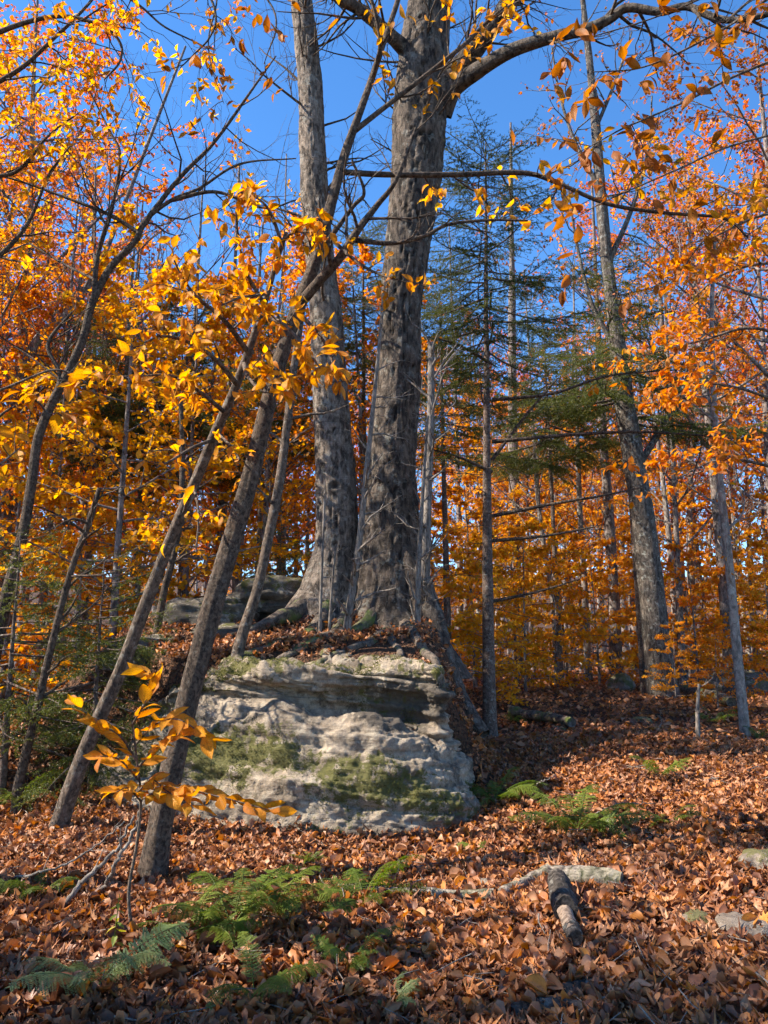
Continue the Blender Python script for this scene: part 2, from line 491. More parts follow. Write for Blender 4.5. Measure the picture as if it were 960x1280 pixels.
def tube(acc, pts, rad, n=6, cap=False):
    pts = np.asarray(pts, float); k = len(pts)
    rad = np.broadcast_to(np.asarray(rad, float), (k,)) if np.ndim(rad) < 2 else rad
    T, A, B = frames(pts)
    th = np.arange(n) * 2 * math.pi / n
    c, s_ = np.cos(th), np.sin(th)
    rr = rad[:, None] if np.ndim(rad) == 1 else rad
    V = pts[:, None, :] + (rr * c[None])[..., None] * A[:, None, :] + (rr * s_[None])[..., None] * B[:, None, :]
    i = np.arange(k - 1)[:, None] * n; j = np.arange(n)[None]; j2 = (j + 1) % n
    Q = np.stack([i + j, i + n + j, i + n + j2, i + j2], -1).reshape(-1, 4)
    V = V.reshape(-1, 3)
    if cap:
        V = np.vstack([V, pts[0], pts[-1]])
        a = k * n; jj = np.arange(n); j3 = (jj + 1) % n
        Tt = np.concatenate([np.stack([np.full(n, a), jj, j3], -1), np.stack([np.full(n, a + 1), (k - 1) * n + j3, (k - 1) * n + jj], -1)])
        acc.add(V, Q, Tt)
    else:
        acc.add(V, Q)

def nrm(v):
    return v / (np.linalg.norm(v, axis=-1, keepdims=True) + 1e-9)

def rough_tube(acc, pts, rad, n, bump=0.06, s=0, fz=1.0, furrow=0.0, knots=()):
    """a trunk with lumps, bark relief and (optionally) furrowed plates; attr = furrow depth"""
    pts = np.asarray(pts, float); k = len(pts); rad = np.asarray(rad, float)
    T, A, B = frames(pts)
    th = np.arange(n) * 2 * math.pi / n
    arc = np.concatenate([[0], np.cumsum(np.linalg.norm(np.diff(pts, axis=0), axis=1))])
    TH, Z = np.meshgrid(th, arc)
    r0 = rad.mean()
    q = np.stack([np.cos(TH) * 1.2, np.sin(TH) * 1.2, Z * 1.1], -1)
    lump = fbm(q, 3, s)
    rr = rad[:, None] * (1 + bump * lump)
    fur = np.zeros_like(rr)
    if furrow > 0:
        qq = np.stack([np.cos(TH) * 7.5 + 0.4 * lump, np.sin(TH) * 7.5, Z * 2.0 * fz], -1)
        rid = np.abs(vnoise(qq, s + 5)) + 0.5 * np.abs(vnoise(qq * 2.1, s + 6))
        pl = np.stack([np.cos(TH) * 1.5, np.sin(TH) * 1.5, Z * 0.5], -1)
        where = sstep(-0.25, 0.35, vnoise(pl, s + 7))
        fur = (1 - sstep(0.04, 0.20, rid)) * (0.25 + 0.75 * where)
        fine = fbm(np.stack([np.cos(TH) * 9, np.sin(TH) * 9, Z * 9], -1), 3, s + 9)
        rr = rr - furrow * fur + 0.25 * furrow * fine
    for (kt, ka, kr) in knots:
        d2 = ((Z - kt) ** 2 + ((np.angle(np.exp(1j * (TH - ka)))) * rad[:, None]) ** 2) / kr ** 2
        rr = rr + 0.35 * kr * np.exp(-(np.sqrt(d2) - 1.0) ** 2 * 6) - 0.4 * kr * np.exp(-d2 * 2)
        fur = np.maximum(fur, np.exp(-d2 * 1.2))
    V = pts[:, None] + (rr * np.cos(TH))[..., None] * A[:, None] + (rr * np.sin(TH))[..., None] * B[:, None]
    i = np.arange(k - 1)[:, None] * n; j = np.arange(n)[None]; j2 = (j + 1) % n
    Q = np.stack([i + j, i + n + j, i + n + j2, i + j2], -1).reshape(-1, 4)
    acc.add(V.reshape(-1, 3), Q, A=fur.ravel())

# ---------------------------------------------------------------- leaves
def leaf_template(na, nc, width, fold, curl, tip=0.65, wav=0.0, s=0):
    """grid leaf: x across, y along 0..1; returns verts, quads, luv"""
    v = np.linspace(0, 1, na + 1)
    wv = width * np.sin(np.pi * v ** 0.85) ** tip * (1 - 0.2 * v)
    wv[0] = 0.012; wv[-1] = 0.006
    u = np.linspace(-1, 1, nc + 1)
    U, Vv = np.meshgrid(u, v)
    X = U * wv[:, None]
    Z = fold * np.abs(X) + wav * np.sin(Vv * 9 + s) * np.abs(U)
    ang = curl * (Vv - 0.3)
    Y = np.where(np.abs(curl) > 1e-3, np.sin(ang) / (curl if abs(curl) > 1e-3 else 1) + 0.3, Vv)
    Z = Z - (1 - np.cos(ang)) / (curl if abs(curl) > 1e-3 else 1e9)
    V3 = np.stack([X, Y, Z], -1).reshape(-1, 3)
    n = nc + 1
    Q = [(i * n + j, i * n + j + 1, (i + 1) * n + j + 1, (i + 1) * n + j) for i in range(na) for j in range(nc)]
    luv = np.stack([U, Vv, np.zeros_like(U)], -1).reshape(-1, 3)
    return V3, np.array(Q), luv

def lobed_template(curl, fold, s):
    """palmate leaf as a fan with curled lobes"""
    r_ = random.Random(s)
    prof = [(-100, .30), (-75, .42), (-60, .30), (-42, .62), (-22, .36), (0, .72), (22, .36), (42, .62), (60, .30), (75, .42), (100, .30)]
    pts = [(0, 0, 0), (0, .28, 0)]
    for a, rr in prof:
        a = R(a); rr *= r_.uniform(.85, 1.15)
        x, y = math.sin(a) * rr, .28 + math.cos(a) * rr
        z = curl * (x * x * 1.6 + (y - .28) ** 2 * 1.1) + fold * abs(x) + r_.uniform(-.06, .06)
        pts.append((x * (1 - .25 * abs(curl)), y, z))
    V = np.array(pts)
    n = len(prof)
    T = [(1, i + 2, i + 3) for i in range(n - 1)] + [(0, 1, 2), (0, n + 1, 1)]
    luv = np.stack([V[:, 0] / .7, V[:, 1], V[:, 2] * 0], -1)
    return V, np.array(T), luv

def scatter(acc, tpl, pos, dr, nm, size, rnd, tri=False):
    V, Fc, _ = tpl
    dr = nrm(dr); side = nrm(np.cross(dr, nm)); nn = np.cross(side, dr)
    N, k = len(pos), len(V)
    W = pos[:, None] + size[:, None, None] * (V[None, :, 0:1] * side[:, None] + V[None, :, 1:2] * dr[:, None] + V[None, :, 2:3] * nn[:, None])
    F = (Fc[None] + (np.arange(N) * k)[:, None, None]).reshape(-1, Fc.shape[1])
    A = np.repeat(rnd, k)
    if tri: acc.add(W.reshape(-1, 3), T=F, A=A)
    else: acc.add(W.reshape(-1, 3), Q=F, A=A)

FAR_LEAF = [leaf_template(3, 1, 0.36, 0.0, 0.9), leaf_template(2, 2, 0.34, 0.5, -0.7)]

def foliage_mesh(name, leaves, origin=(0, 0, 0), rg=rng, tpls=FAR_LEAF):
    pos = np.array([l[0] for l in leaves]); dr = np.array([l[1] for l in leaves]); sz = np.array([l[2] for l in leaves])
    nm = rg.normal(0, 0.55, pos.shape) + np.array([0, 0, 0.9])
    acc = Acc(); ch = rg.integers(0, len(tpls), len(pos)); rnd = rg.random(len(pos))
    for i, t in enumerate(tpls):
        k = ch == i
        if k.any(): scatter(acc, t, pos[k], dr[k], nm[k], sz[k], rnd[k], t[1].shape[1] == 3)
    return acc.mesh(name, origin, 'rnd')

# ---------------------------------------------------------------- branching
def turn(d, ang, rg):
    a = nrm(np.cross(d, rg.normal(0, 1, 3)))
    return nrm(d * math.cos(ang) + np.cross(a, d) * math.sin(ang))

def grow(acc, p, d, L, r, level, rg, leaves=None, up=0.05, wander=0.14, nch=(5, 7), ang=(28, 58), leafsz=0.09, leafn=5, sides=None, leaf_lv=0, ratio=(0.4, 0.65), flat=0.0, tmin=0.2, taper=0.3):
    k = 5 if level > 0 else 3
    pts = [np.array(p, float)]
    d = nrm(np.array(d, float))
    for i in range(k):
        d = nrm(d + rg.normal(0, wander, 3) + np.array([0, 0, up]))
        if flat: d[2] *= (1 - flat); d = nrm(d)
        pts.append(pts[-1] + d * L / k)
    pts = np.array(pts)
    rad = np.linspace(r, max(r * taper, 0.0012), k + 1)
    tube(acc, pts, rad, sides or (5 if r > 0.012 else 3))
    if level > 0:
        n = rg.integers(nch[0], nch[1] + 1)
        for t in np.linspace(tmin, 1.0, n):
            t = min(1.0, t + rg.uniform(-0.06, 0.06)); f = t * k; i = min(int(f), k - 1)
            q = pts[i] + (pts[i + 1] - pts[i]) * (f - i)
            dd = turn(nrm(pts[i + 1] - pts[i]), R(rg.uniform(*ang)), rg)
            rc = max(0.0016, min(r * 0.6, (r + (r * taper - r) * t) * rg.uniform(0.45, 0.75)))
            grow(acc, q, dd, L * rg.uniform(*ratio) * (1.1 - 0.45 * t), rc, level - 1, rg, leaves, up, wander, nch, ang, leafsz, leafn, None, leaf_lv, ratio, flat, tmin, taper)
    if leaves is not None and level <= leaf_lv:
        for _ in range(leafn):
            t = rg.uniform(0.15, 1.0); f = t * k; i = min(int(f), k - 1)
            q = pts[i] + (pts[i + 1] - pts[i]) * (f - i)
            ld = nrm(pts[i + 1] - pts[i] + rg.normal(0, 0.7, 3) + np.array([0, 0, -0.35]))
            leaves.append((q, ld, leafsz * rg.uniform(0.65, 1.25)))

def trunk_path(h, lean, wob, rg, n=14):
    t = np.linspace(0, 1, n)
    x = lean[0] * h * t ** 1.3 + wob * np.cumsum(rg.normal(0, 0.25, n)) * t
    y = lean[1] * h * t ** 1.3 + wob * np.cumsum(rg.normal(0, 0.25, n)) * t
    return np.stack([x, y, t * h - 0.15], -1)

def along(pts, t):
    f = t * (len(pts) - 1); i = min(int(f), len(pts) - 2)
    return pts[i] + (pts[i + 1] - pts[i]) * (f - i), nrm(pts[i + 1] - pts[i])

def make_tree(name, label, cat, group, h, r, seed, leafmat, barkmat, crown_from=0.35, limbs=16, limb_len=0.28, levels=2, leafn=5, leafsz=0.10, lean=(0.03, 0.0), up=0.06, flat=0.0, ang=(40, 75), nch=(5, 7), leaf_lv=0, ratio=(0.4, 0.65)):
    """a prototype tree at the origin: trunk (with limbs) and crown"""
    rg = np.random.default_rng(seed)
    root = thing(name, label, cat, (0, 0, 0), group)
    acc = Acc(); tw = acc; leaves = [] if leafmat else None
    pts = trunk_path(h, lean, 0.06 * h / 10, rg)
    t = np.linspace(0, 1, len(pts))
    rad = r * (1 - 0.85 * t) + r * 0.55 * np.exp(-t * 22)
    tube(acc, pts, rad, 9)
    for i in range(limbs):
        tt = crown_from + (1 - crown_from) * (i + rg.uniform(0, 1)) / limbs
        tt = min(tt, 0.985)
        q, d0 = along(pts, tt)
        a = i * 2.4 + rg.uniform(-0.5, 0.5); el = R(90 - rg.uniform(*ang))
        d = np.array([math.cos(a) * math.cos(el), math.sin(a) * math.cos(el), math.sin(el)])
        L = h * limb_len * rg.uniform(0.7, 1.15) * (1.15 - 0.75 * (tt - crown_from) / (1 - crown_from))
        rl = max(0.006, r * (1 - 0.85 * tt) * 0.5)
        grow(acc, q, d, L, rl, levels, rg, leaves, up, 0.12, nch, (25, 55), leafsz, leafn, 6, leaf_lv, ratio, flat)
    part('trunk', acc.mesh(name + '_trunk'), barkmat, root)
    if leaves:
        part('crown', foliage_mesh(name + '_crown', leaves, rg=rg), leafmat, root)
    return root

# ================================================================ SETTING: the ground
def axis(lo, hi, dlo, dhi, step, grow_=1.12):
    a = list(np.arange(dlo, dhi + 1e-6, step))
    s_ = step
    while a[-1] < hi:
        s_ *= grow_; a.append(a[-1] + s_)
    s_ = step
    while a[0] > lo:
        s_ *= grow_; a.insert(0, a[0] - s_)
    return np.array(a)

gx = axis(-160, 160, -5.5, 5.5, 0.085)
gy = axis(-60, 260, 2.0, 14.0, 0.085)
GX, GY = np.meshgrid(gx, gy)
GZ = H(GX, GY) + 0.012 * fbm(np.stack([GX, GY, 0 * GX], -1) * 6, 2, 31)
nx = len(gx); ny = len(gy)
ii = np.arange(ny - 1)[:, None] * nx; jj = np.arange(nx - 1)[None]
GQ = np.stack([ii + jj, ii + jj + 1, ii + nx + jj + 1, ii + nx + jj], -1).reshape(-1, 4)
ground = part('ground', mk_mesh('ground', np.stack([GX, GY, GZ], -1).reshape(-1, 3), GQ), M['soil'])
tag(ground, 'brown forest floor rising gently under the fallen leaves', 'ground', kind='structure')

# ================================================================ the big boulder
def build_boulder():
    foot = smooth_path(np.array([[-3.2, 9.4, 0], [-3.05, 8.4, 0], [-2.75, 7.55, 0], [-2.3, 7.02, 0], [-1.7, 6.78, 0], [-1.0, 6.58, 0], [-0.35, 6.45, 0], [0.15, 6.45, 0], [0.52, 6.55, 0], [0.74, 6.85, 0], [0.80, 7.4, 0], [0.78, 8.2, 0], [0.72, 9.2, 0]]), 400)
    nu, nv = len(foot), 225
    ux = foot[:, 0]
    tgt = np.stack([np.clip(ux, -1.5, -0.1), 9.2 - 1.5 * sstep(0.3, 0.78, ux), np.zeros(nu)], -1)
    dvec = tgt - foot; dl = np.linalg.norm(dvec, axis=1, keepdims=True); dvec = dvec / dl
    # a slanting lower mass whose ledge sinks to the right, and a set-back layered cap above it
    zb = H(ux, np.minimum(foot[:, 1], 6.9)) - 0.05
    zl = np.interp(ux, [-3.2, -2.6, -2.0, -1.6, -0.9, -0.4, 0.15, 0.5, 0.8], [0.55, 0.85, 1.02, 1.10, 1.07, 1.00, 0.88, 0.76, 0.66])
    zr = np.interp(ux, [-3.2, -2.6, -2.1, -1.6, -0.9, 0.0, 0.5, 0.8], [0.75, 1.02, 1.22, 1.35, 1.40, 1.41, 1.40, 1.34])
    ld = np.interp(ux, [-2.6, -1.6, -0.9, -0.3, 0.4, 0.8], [0.06, 0.10, 0.18, 0.28, 0.26, 0.16])
    zl = zl + 0.04 * vnoise(np.stack([ux * 2.3, 0 * ux, 0 * ux], -1), 38); ld = ld * (1 + 0.3 * vnoise(np.stack([ux * 1.9, 0 * ux, 0 * ux], -1), 39))
    o4 = np.interp(ux, [-2.6, -1.2, 0.2, 0.8], [0.62, 0.52, 0.40, 0.34])
    K = np.array([
        [0 * ux - .05, zb - .3], [0 * ux, zb], [.16 * o4, zb + .30 * (zl - zb)], [.42 * o4, zb + .62 * (zl - zb)], [.74 * o4, zb + .88 * (zl - zb)], [o4, zl - .02],
        [o4 + .5 * ld, zl + .005], [o4 + ld, zl + .035], [o4 + ld + .03, zl + .45 * (zr - zl)], [o4 + ld - .02, zl + .85 * (zr - zl)], [o4 + ld + .08, zr],
        [o4 + ld + .35, zr + .06], [0 * ux + 1.5, zr + .08], [0 * ux + 2.3, zr]])
    KS = smooth_path(K.reshape(len(K), -1), nv).reshape(nv, 2, nu)
    side = sstep(0.45, 0.78, ux)
    off = KS[:, 0].T * (1 - 0.45 * side[:, None]); Z = KS[:, 1].T + 0.0
    off = np.minimum(off, dl * 0.9)
    X = foot[:, None, 0] + dvec[:, None, 0] * off
    Y = foot[:, None, 1] + dvec[:, None, 1] * off
    V = np.stack([X, Y, Z], -1)
    # normals from finite differences
    du = np.gradient(V, axis=0); dv = np.gradient(V, axis=1)
    N = nrm(np.cross(du, dv))
    cen = np.array([-0.8, 9.0, 0.6])
    N *= np.sign(((V - cen) * N).sum(-1))[..., None]
    # sedimentary sheets: dipping strata plus big lumps and chips
    dip = V[..., 2] + 0.12 * V[..., 0] + 0.05 * vnoise(V * 1.1, 40)
    sheets = vnoise(np.stack([V[..., 0] * 0.55, V[..., 1] * 0.4, dip * 11], -1), 41)
    sheets2 = vnoise(np.stack([V[..., 0] * 1.4, V[..., 1] * 1.4, dip * 26], -1), 42)
    crack = np.exp(-(np.abs(vnoise(np.stack([V[..., 0] * 0.9, V[..., 1] * 0.6, dip * 6.5], -1), 43)) * 9) ** 2)
    upper = sstep(-0.02, 0.08, V[..., 2] - zl[:, None])
    disp = 0.06 * fbm(V * 1.5, 3, 44) + 0.055 * np.sign(sheets) * np.abs(sheets) ** 0.6 * (0.5 + 0.5 * upper) + 0.022 * sheets2 - 0.05 * crack * (0.4 + 0.6 * upper) + 0.017 * fbm(V * np.array([7, 7, 13]), 5, 45, 0.6) + 0.006 * fbm(V * 40, 2, 46)
    # thin laminae broken into sharp ledges, and chunky blocks
    wob = 0.5 * fbm(V * np.array([1.5, 1.5, 3.0]), 3, 52)
    lay = dip / 0.062 + wob
    lam = vnoise(np.stack([V[..., 0] * 1.3, V[..., 1] * 1.3, np.floor(lay) * 1.37 + 0.5], -1), 53)
    edge = sstep(0.0, 0.22, lay - np.floor(lay))
    disp = disp + (0.042 * lam - 0.022 * (1 - edge)) * (0.6 + 0.4 * upper)
    cell = V * np.array([2.0, 2.0, 4.2]) + 0.45 * fbm(V * 2.3, 3, 50)[..., None]
    blk = _hash(np.floor(cell[..., 0]), np.floor(cell[..., 1]), np.floor(cell[..., 2]), 51) - 0.5
    disp = disp + 0.045 * blk * (0.12 + 0.88 * upper)
    rdg = 1 - np.abs(fbm(V * 3.1, 4, 54))
    disp = disp + 0.012 * (rdg - 0.6) + 0.009 * fbm(V * np.array([16, 16, 26]), 3, 55) + 0.022 * fbm(V * np.array([1.6, 1.6, 3.4]), 3, 56)
    # hollow under the cap on the right
    hol = np.exp(-(((V[..., 0] - 0.05) / 0.42) ** 2 + ((V[..., 2] - 1.12) / 0.13) ** 2))
    V = V + N * (disp - 0.10 * hol)[..., None]
    # moss amount: on ledges and on the lower belly
    up_ = np.clip(N[..., 2], 0, 1)
    belly = np.exp(-((V[..., 2] - zl[:, None] + 0.42) / 0.20) ** 2) * sstep(-2.6, -2.0, V[..., 0])
    moss = 0.12 + 0.62 * belly * (0.65 + 0.5 * fbm(V * 1.3, 2, 60)) + 0.30 * up_ * (V[..., 2] > 1.2) + 0.22 * fbm(V * 2.3, 3, 61)
    moss -= 0.30 * np.exp(-((V[..., 2] - zl[:, None] + 0.05) / 0.10) ** 2)
    stain_shade = np.exp(-(((V[..., 0] - 0.25) / 0.55) ** 2 + ((V[..., 2] - 1.12) / 0.24) ** 2) ** 2) + 0.3 * vnoise(V * 1.7, 63)  # upper right tier: part dark lichen, part shade painted into the colour
    i = np.arange(nu - 1)[:, None] * nv; j = np.arange(nv - 1)[None]
    Q = np.stack([i + j, i + nv + j, i + nv + j + 1, i + j + 1], -1).reshape(-1, 4)
    root = thing('boulder', 'massive layered grey boulder with mossy belly under the twin birches', 'boulder', (-0.8, 7.4, 0.2))
    o = np.array(root.location)
    part('rock_face', mk_mesh('rock_face', V.reshape(-1, 3) - o, Q, attrs={'moss': moss.ravel(), 'stain_shade': stain_shade.ravel()}, smooth=False), M['rock'], root)
    # real moss tufts
    rg = np.random.default_rng(5)
    mv = moss.ravel() + 0.35 * fbm(V.reshape(-1, 3) * 5, 3, 62)
    idx = np.where((mv > 0.48) & (V[..., 1].ravel() < 8.3))[0]
    idx = rg.choice(idx, 26000)
    base = V.reshape(-1, 3)[idx] + rg.normal(0, 0.008, (len(idx), 3)); nn = N.reshape(-1, 3)[idx]
    tip = nrm(nn + rg.normal(0, 0.6, base.shape) + [0, 0, 0.3]) * rg.uniform(0.005, 0.013, (len(idx), 1))
    sd = nrm(np.cross(tip, rg.normal(0, 1, base.shape))) * 0.005
    W = np.stack([base - sd, base + sd, base + tip], 1).reshape(-1, 3)
    part('moss', mk_mesh('moss', W - o, tris=np.arange(len(W)).reshape(-1, 3), attrs={'rnd': np.repeat(rg.random(len(idx)), 3)}), M['moss'], root, kind='stuff')
    return root
boulder = build_boulder()

def stone(name, label, cat, loc, size, mat, seed, rotz=0.0, mossy=0.0, sub=4, group=None):
    import bmesh
    bm = bmesh.new(); bmesh.ops.create_icosphere(bm, subdivisions=sub, radius=1.0)
    V = np.array([v.co[:] for v in bm.verts]); F = np.array([[v.index for v in f.verts] for f in bm.faces]); bm.free()
    n = V.copy()
    V = np.sign(V) * np.abs(V) ** 0.85
    V = V * (1 + 0.22 * fbm(n * 1.1 + seed * 3.1, 3, seed))[:, None]
    fl = vnoise(np.stack([n[:, 0] * .8, n[:, 1] * .8, n[:, 2] * 5], -1) + seed, seed + 3)
    V = V * (1 + 0.05 * np.sign(fl) * np.abs(fl) ** .6 + 0.03 * fbm(n * 7 + seed, 3, seed + 5))[:, None]
    V = V * np.array(size)
    moss = mossy * (0.35 + 0.5 * np.clip(n[:, 2], 0, 1)) + 0.2 * fbm(n * 2 + seed, 2, seed + 8) * (mossy > 0)
    c, s_ = math.cos(rotz), math.sin(rotz)
    V = np.stack([V[:, 0] * c - V[:, 1] * s_, V[:, 0] * s_ + V[:, 1] * c, V[:, 2]], -1)
    o = part(name, mk_mesh(name, V, tris=F, attrs={'moss': moss}), mat)
    o.location = loc
    return tag(o, label, cat, group)

# ledge stones behind the big boulder (left of the birches)
def at_ground(px, py, D, sink=0.0):
    p = P(px, py, D); return np.array([p[0], p[1], Hs(p[0], p[1]) - sink])
def ledge(px, py, D, size, label, seed, rz, mossy=0.6):
    p = P(px, py, D)
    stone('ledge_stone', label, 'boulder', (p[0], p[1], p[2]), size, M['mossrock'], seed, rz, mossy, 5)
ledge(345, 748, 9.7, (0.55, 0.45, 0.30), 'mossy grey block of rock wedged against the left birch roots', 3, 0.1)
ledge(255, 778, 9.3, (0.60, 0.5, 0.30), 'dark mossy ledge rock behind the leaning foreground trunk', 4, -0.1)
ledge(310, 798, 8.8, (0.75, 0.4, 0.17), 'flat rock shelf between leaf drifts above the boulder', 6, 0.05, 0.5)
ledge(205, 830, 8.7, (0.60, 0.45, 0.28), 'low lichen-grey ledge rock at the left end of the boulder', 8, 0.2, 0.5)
p = P(935, 872, 15.5)
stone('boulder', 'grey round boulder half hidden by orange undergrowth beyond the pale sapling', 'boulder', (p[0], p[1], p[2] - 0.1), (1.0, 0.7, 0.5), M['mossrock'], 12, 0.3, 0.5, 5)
for (px, py, sz, lab, ms, sd) in [
        (932, 1172, (0.15, 0.10, 0.075), 'flat tan stone lying bare on the sunlit leaves', 0.0, 21),
        (868, 1158, (0.09, 0.07, 0.05), 'small stone with a mossy green cap beside the flat tan stone', 0.9, 22),
        (818, 1143, (0.05, 0.04, 0.04), 'tiny upright grey stone between log and mossy stone', 0.4, 23),
        (771, 1174, (0.06, 0.045, 0.03), 'small pale pebble stone beside the rotten log stump end', 0.0, 24),
        (609, 1114, (0.07, 0.05, 0.05), 'small pale rounded stone behind the fallen birch branch', 0.0, 25),
        (775, 862, (0.28, 0.22, 0.22), 'dark mossy stone in the undergrowth left of the maple foot', 0.8, 26),
        (955, 1088, (0.12, 0.11, 0.10), 'mossy stone sunk in leaves on the shaded right slope', 1.0, 27),
        (590, 1138, (0.045, 0.04, 0.03), 'little moss-covered stone in front of the fallen birch branch', 1.0, 28),
        (555, 1109, (0.06, 0.05, 0.03), 'bright green moss cushion behind the fallen birch branch', 1.3, 29),
        (380, 1012, (0.12, 0.09, 0.09), 'mossy knob of rock at the foot of the big boulder', 1.2, 30),
        (700, 915, (0.10, 0.08, 0.06), 'small mossy stone in the shaded slope right of the spruce', 1.0, 31),
        (800, 905, (0.16, 0.12, 0.08), 'low mossy stone below the maple on the shaded slope', 1.0, 32)]:
    g = G(px, py)
    stone('stone', lab, 'stone', (g[0], g[1], g[2] + sz[2] * 0.3), sz, M['stone'], sd, sd * 0.7, ms, 4)

# ================================================================ litter
def build_litter():
    rg = np.random.default_rng(21)
    tp_n = [leaf_template(4, 2, w, f, c, wav=wv, s=i) for i, (w, f, c, wv) in enumerate([(0.34, 1.0, 2.2, .08), (0.30, 1.5, -1.8, .06), (0.36, 0.6, 3.0, .10), (0.30, -1.1, 2.6, .10), (0.33, 1.9, 1.2, .06)])]
    tp_n += [lobed_template(0.7, 0.1, 1), lobed_template(-0.6, 0.3, 2), lobed_template(0.9, -0.2, 3)]
    tp_f = [leaf_template(2, 1, 0.36, 0.8, 1.5), leaf_template(2, 1, 0.34, -0.6, 1.8), leaf_template(2, 1, 0.33, 1.2, -1.2)]
    rc = np.random.default_rng(4)
    def crumple(t, k=.065):
        return (t[0] + rc.normal(0, k, t[0].shape) * np.array([.5, .5, 1.0]), t[1], t[2])
    tp_n = [crumple(t) for t in tp_n + tp_n[:5]]
    tp_f = [crumple(t) for t in tp_f + tp_f]
    acc = Acc()
    def drop(x, y, sz, tps, lift):
        keep = np.ones(len(x), bool)
        inside = (x > -1.9) & (x < 0.78) & (y > 6.75) & (y < 7.75)
        steep = (H(x + .05, y) - H(x - .05, y)) ** 2 + (H(x, y + .05) - H(x, y - .05)) ** 2 > (0.10 * 1.2) ** 2
        # bare soil patches and thin cover high on the mound
        bare = vnoise(np.stack([x, y, 0 * x], -1) * 1.4, 77) + 0.5 * rg.normal(0, 0.4, len(x))
        mound = (H(x, y) > 1.15) & (y < 11)
        keep &= ~(inside) & ~(steep & (rg.random(len(x)) < 0.3)) & ~(mound & (bare > 0.10))
        x, y, sz = x[keep], y[keep], sz[keep]
        z = H(x, y) + lift[keep] + 0.008
        pos = np.stack([x, y, z], -1)
        n = len(x)
        a = rg.uniform(0, 2 * math.pi, n)
        dr = np.stack([np.cos(a), np.sin(a), rg.normal(0, 0.30, n)], -1)
        eps = .06
        sl = np.stack([-(H(x + eps, y) - H(x - eps, y)) / (2 * eps), -(H(x, y + eps) - H(x, y - eps)) / (2 * eps), np.ones(n)], -1)
        sl = nrm(sl); dr = dr - sl * (dr * sl).sum(1, keepdims=True) * .8
        nm = rg.normal(0, 0.6, (n, 3)) + sl
        pos = pos + (sl - [0, 0, 1]) * 0.02
        flip = rg.random(n) < 0.4
        nm[flip] *= -1
        rnd = np.clip(rg.random(n) * 0.75 + 0.3 * vnoise(pos * 0.8, 78) + 0.12, 0, 0.999)
        ch = rg.integers(0, len(tps), n)
        for i, t in enumerate(tps):
            k = ch == i
            scatter(acc, t, pos[k], dr[k], nm[k], sz[k] * (1.1 if t[1].shape[1] == 3 else 1), rnd[k], t[1].shape[1] == 3)
    def field(n, y0, y1, pw, s0, s1, tps):
        y = y0 + (y1 - y0) * rg.random(n) ** pw
        x = rg.uniform(-1, 1, n) * (y * 0.56 + 0.7)
        sz = s0 + (s1 * 1.25 - s0) * rg.random(n) ** 1.9
        drop(x, y, sz, tps, rg.random(n) ** 1.4 * 0.05)
    tp_m = [crumple(leaf_template(3, 2, w, f, c)) for (w, f, c) in [(.34, 1.0, 2.2), (.32, 1.5, -1.8), (.36, .6, 2.8), (.32, -1.1, 2.4), (.34, 1.9, 1.2), (.36, .3, 1.4)]]
    field(30000, 2.6, 5.2, 1.0, 0.040, 0.088, tp_m + tp_n[3:8] + tp_n[5:8])
    field(50000, 5.0, 10.0, 1.15, 0.036, 0.074, tp_m + tp_n[5:8])
    field(34000, 9.2, 22.0, 1.25, 0.06, 0.11, tp_f)
    field(16000, 18.0, 50.0, 1.3, 0.12, 0.22, tp_f)
    o = part('leaf_litter', acc.mesh('leaf_litter', attr='rnd', smooth=False), M['litter'])
    tag(o, 'deep brown and copper carpet of dry fallen leaves', 'leaf litter', kind='stuff')
build_litter()

# ================================================================ the twin old birches
def px_path(rows, n):
    """rows of (px, py, D, half-width in px) -> world points and radii"""
    pts = np.array([P(a, b, D) for a, b, D, r in rows]); rad = np.array([r * D / FPX / math.cos(R(PITCH)) for a, b, D, r in rows])
    sp = smooth_path(np.c_[pts, ], n)
    rr = np.interp(np.linspace(0, len(rows) - 1, n), np.arange(len(rows)), rad)
    return sp, rr

NEAR_STUFF = [leaf_template(5, 2, .25, .4, .8, .95), leaf_template(5, 2, .27, .2, -.8, .95), leaf_template(5, 2, .24, .7, 1.3, .95)]
def near_leaf_meshes(prefix, mat, n=5):
    out = []
    for i in range(n):
        V, Q, luv = leaf_template(8, 4, 0.225 + 0.03 * (i % 3), [0.35, 0.6, 0.2, -0.25, 0.8][i % 5], [0.7, -0.6, 1.2, 0.9, -1.0][i % 5], 0.95, wav=[0.0, .02, .03, .02, .04][i % 5], s=i)
        me = mk_mesh(prefix + '_%d' % i, V, Q, attrs={'luv': luv})
        me.materials.append(mat)
        out.append(me)
    return out
NL_GOLD = near_leaf_meshes('golden_leaf', M['leaf_gold'])
NL_COPPER = near_leaf_meshes('copper_leaf', M['leaf_copper'])

def put_leaf(me, parent, org, pos, dr, nm, size, name='leaf'):
    dr = nrm(np.asarray(dr)); sd = nrm(np.cross(dr, nm)); nn = np.cross(sd, dr)
    mt = Matrix(((sd[0] * size, dr[0] * size, nn[0] * size, pos[0] - org[0]), (sd[1] * size, dr[1] * size, nn[1] * size, pos[1] - org[1]), (sd[2] * size, dr[2] * size, nn[2] * size, pos[2] - org[2]), (0, 0, 0, 1)))
    o = bpy.data.objects.new(name, me); col.objects.link(o)
    o.parent = parent; o.matrix_basis = mt
    return o

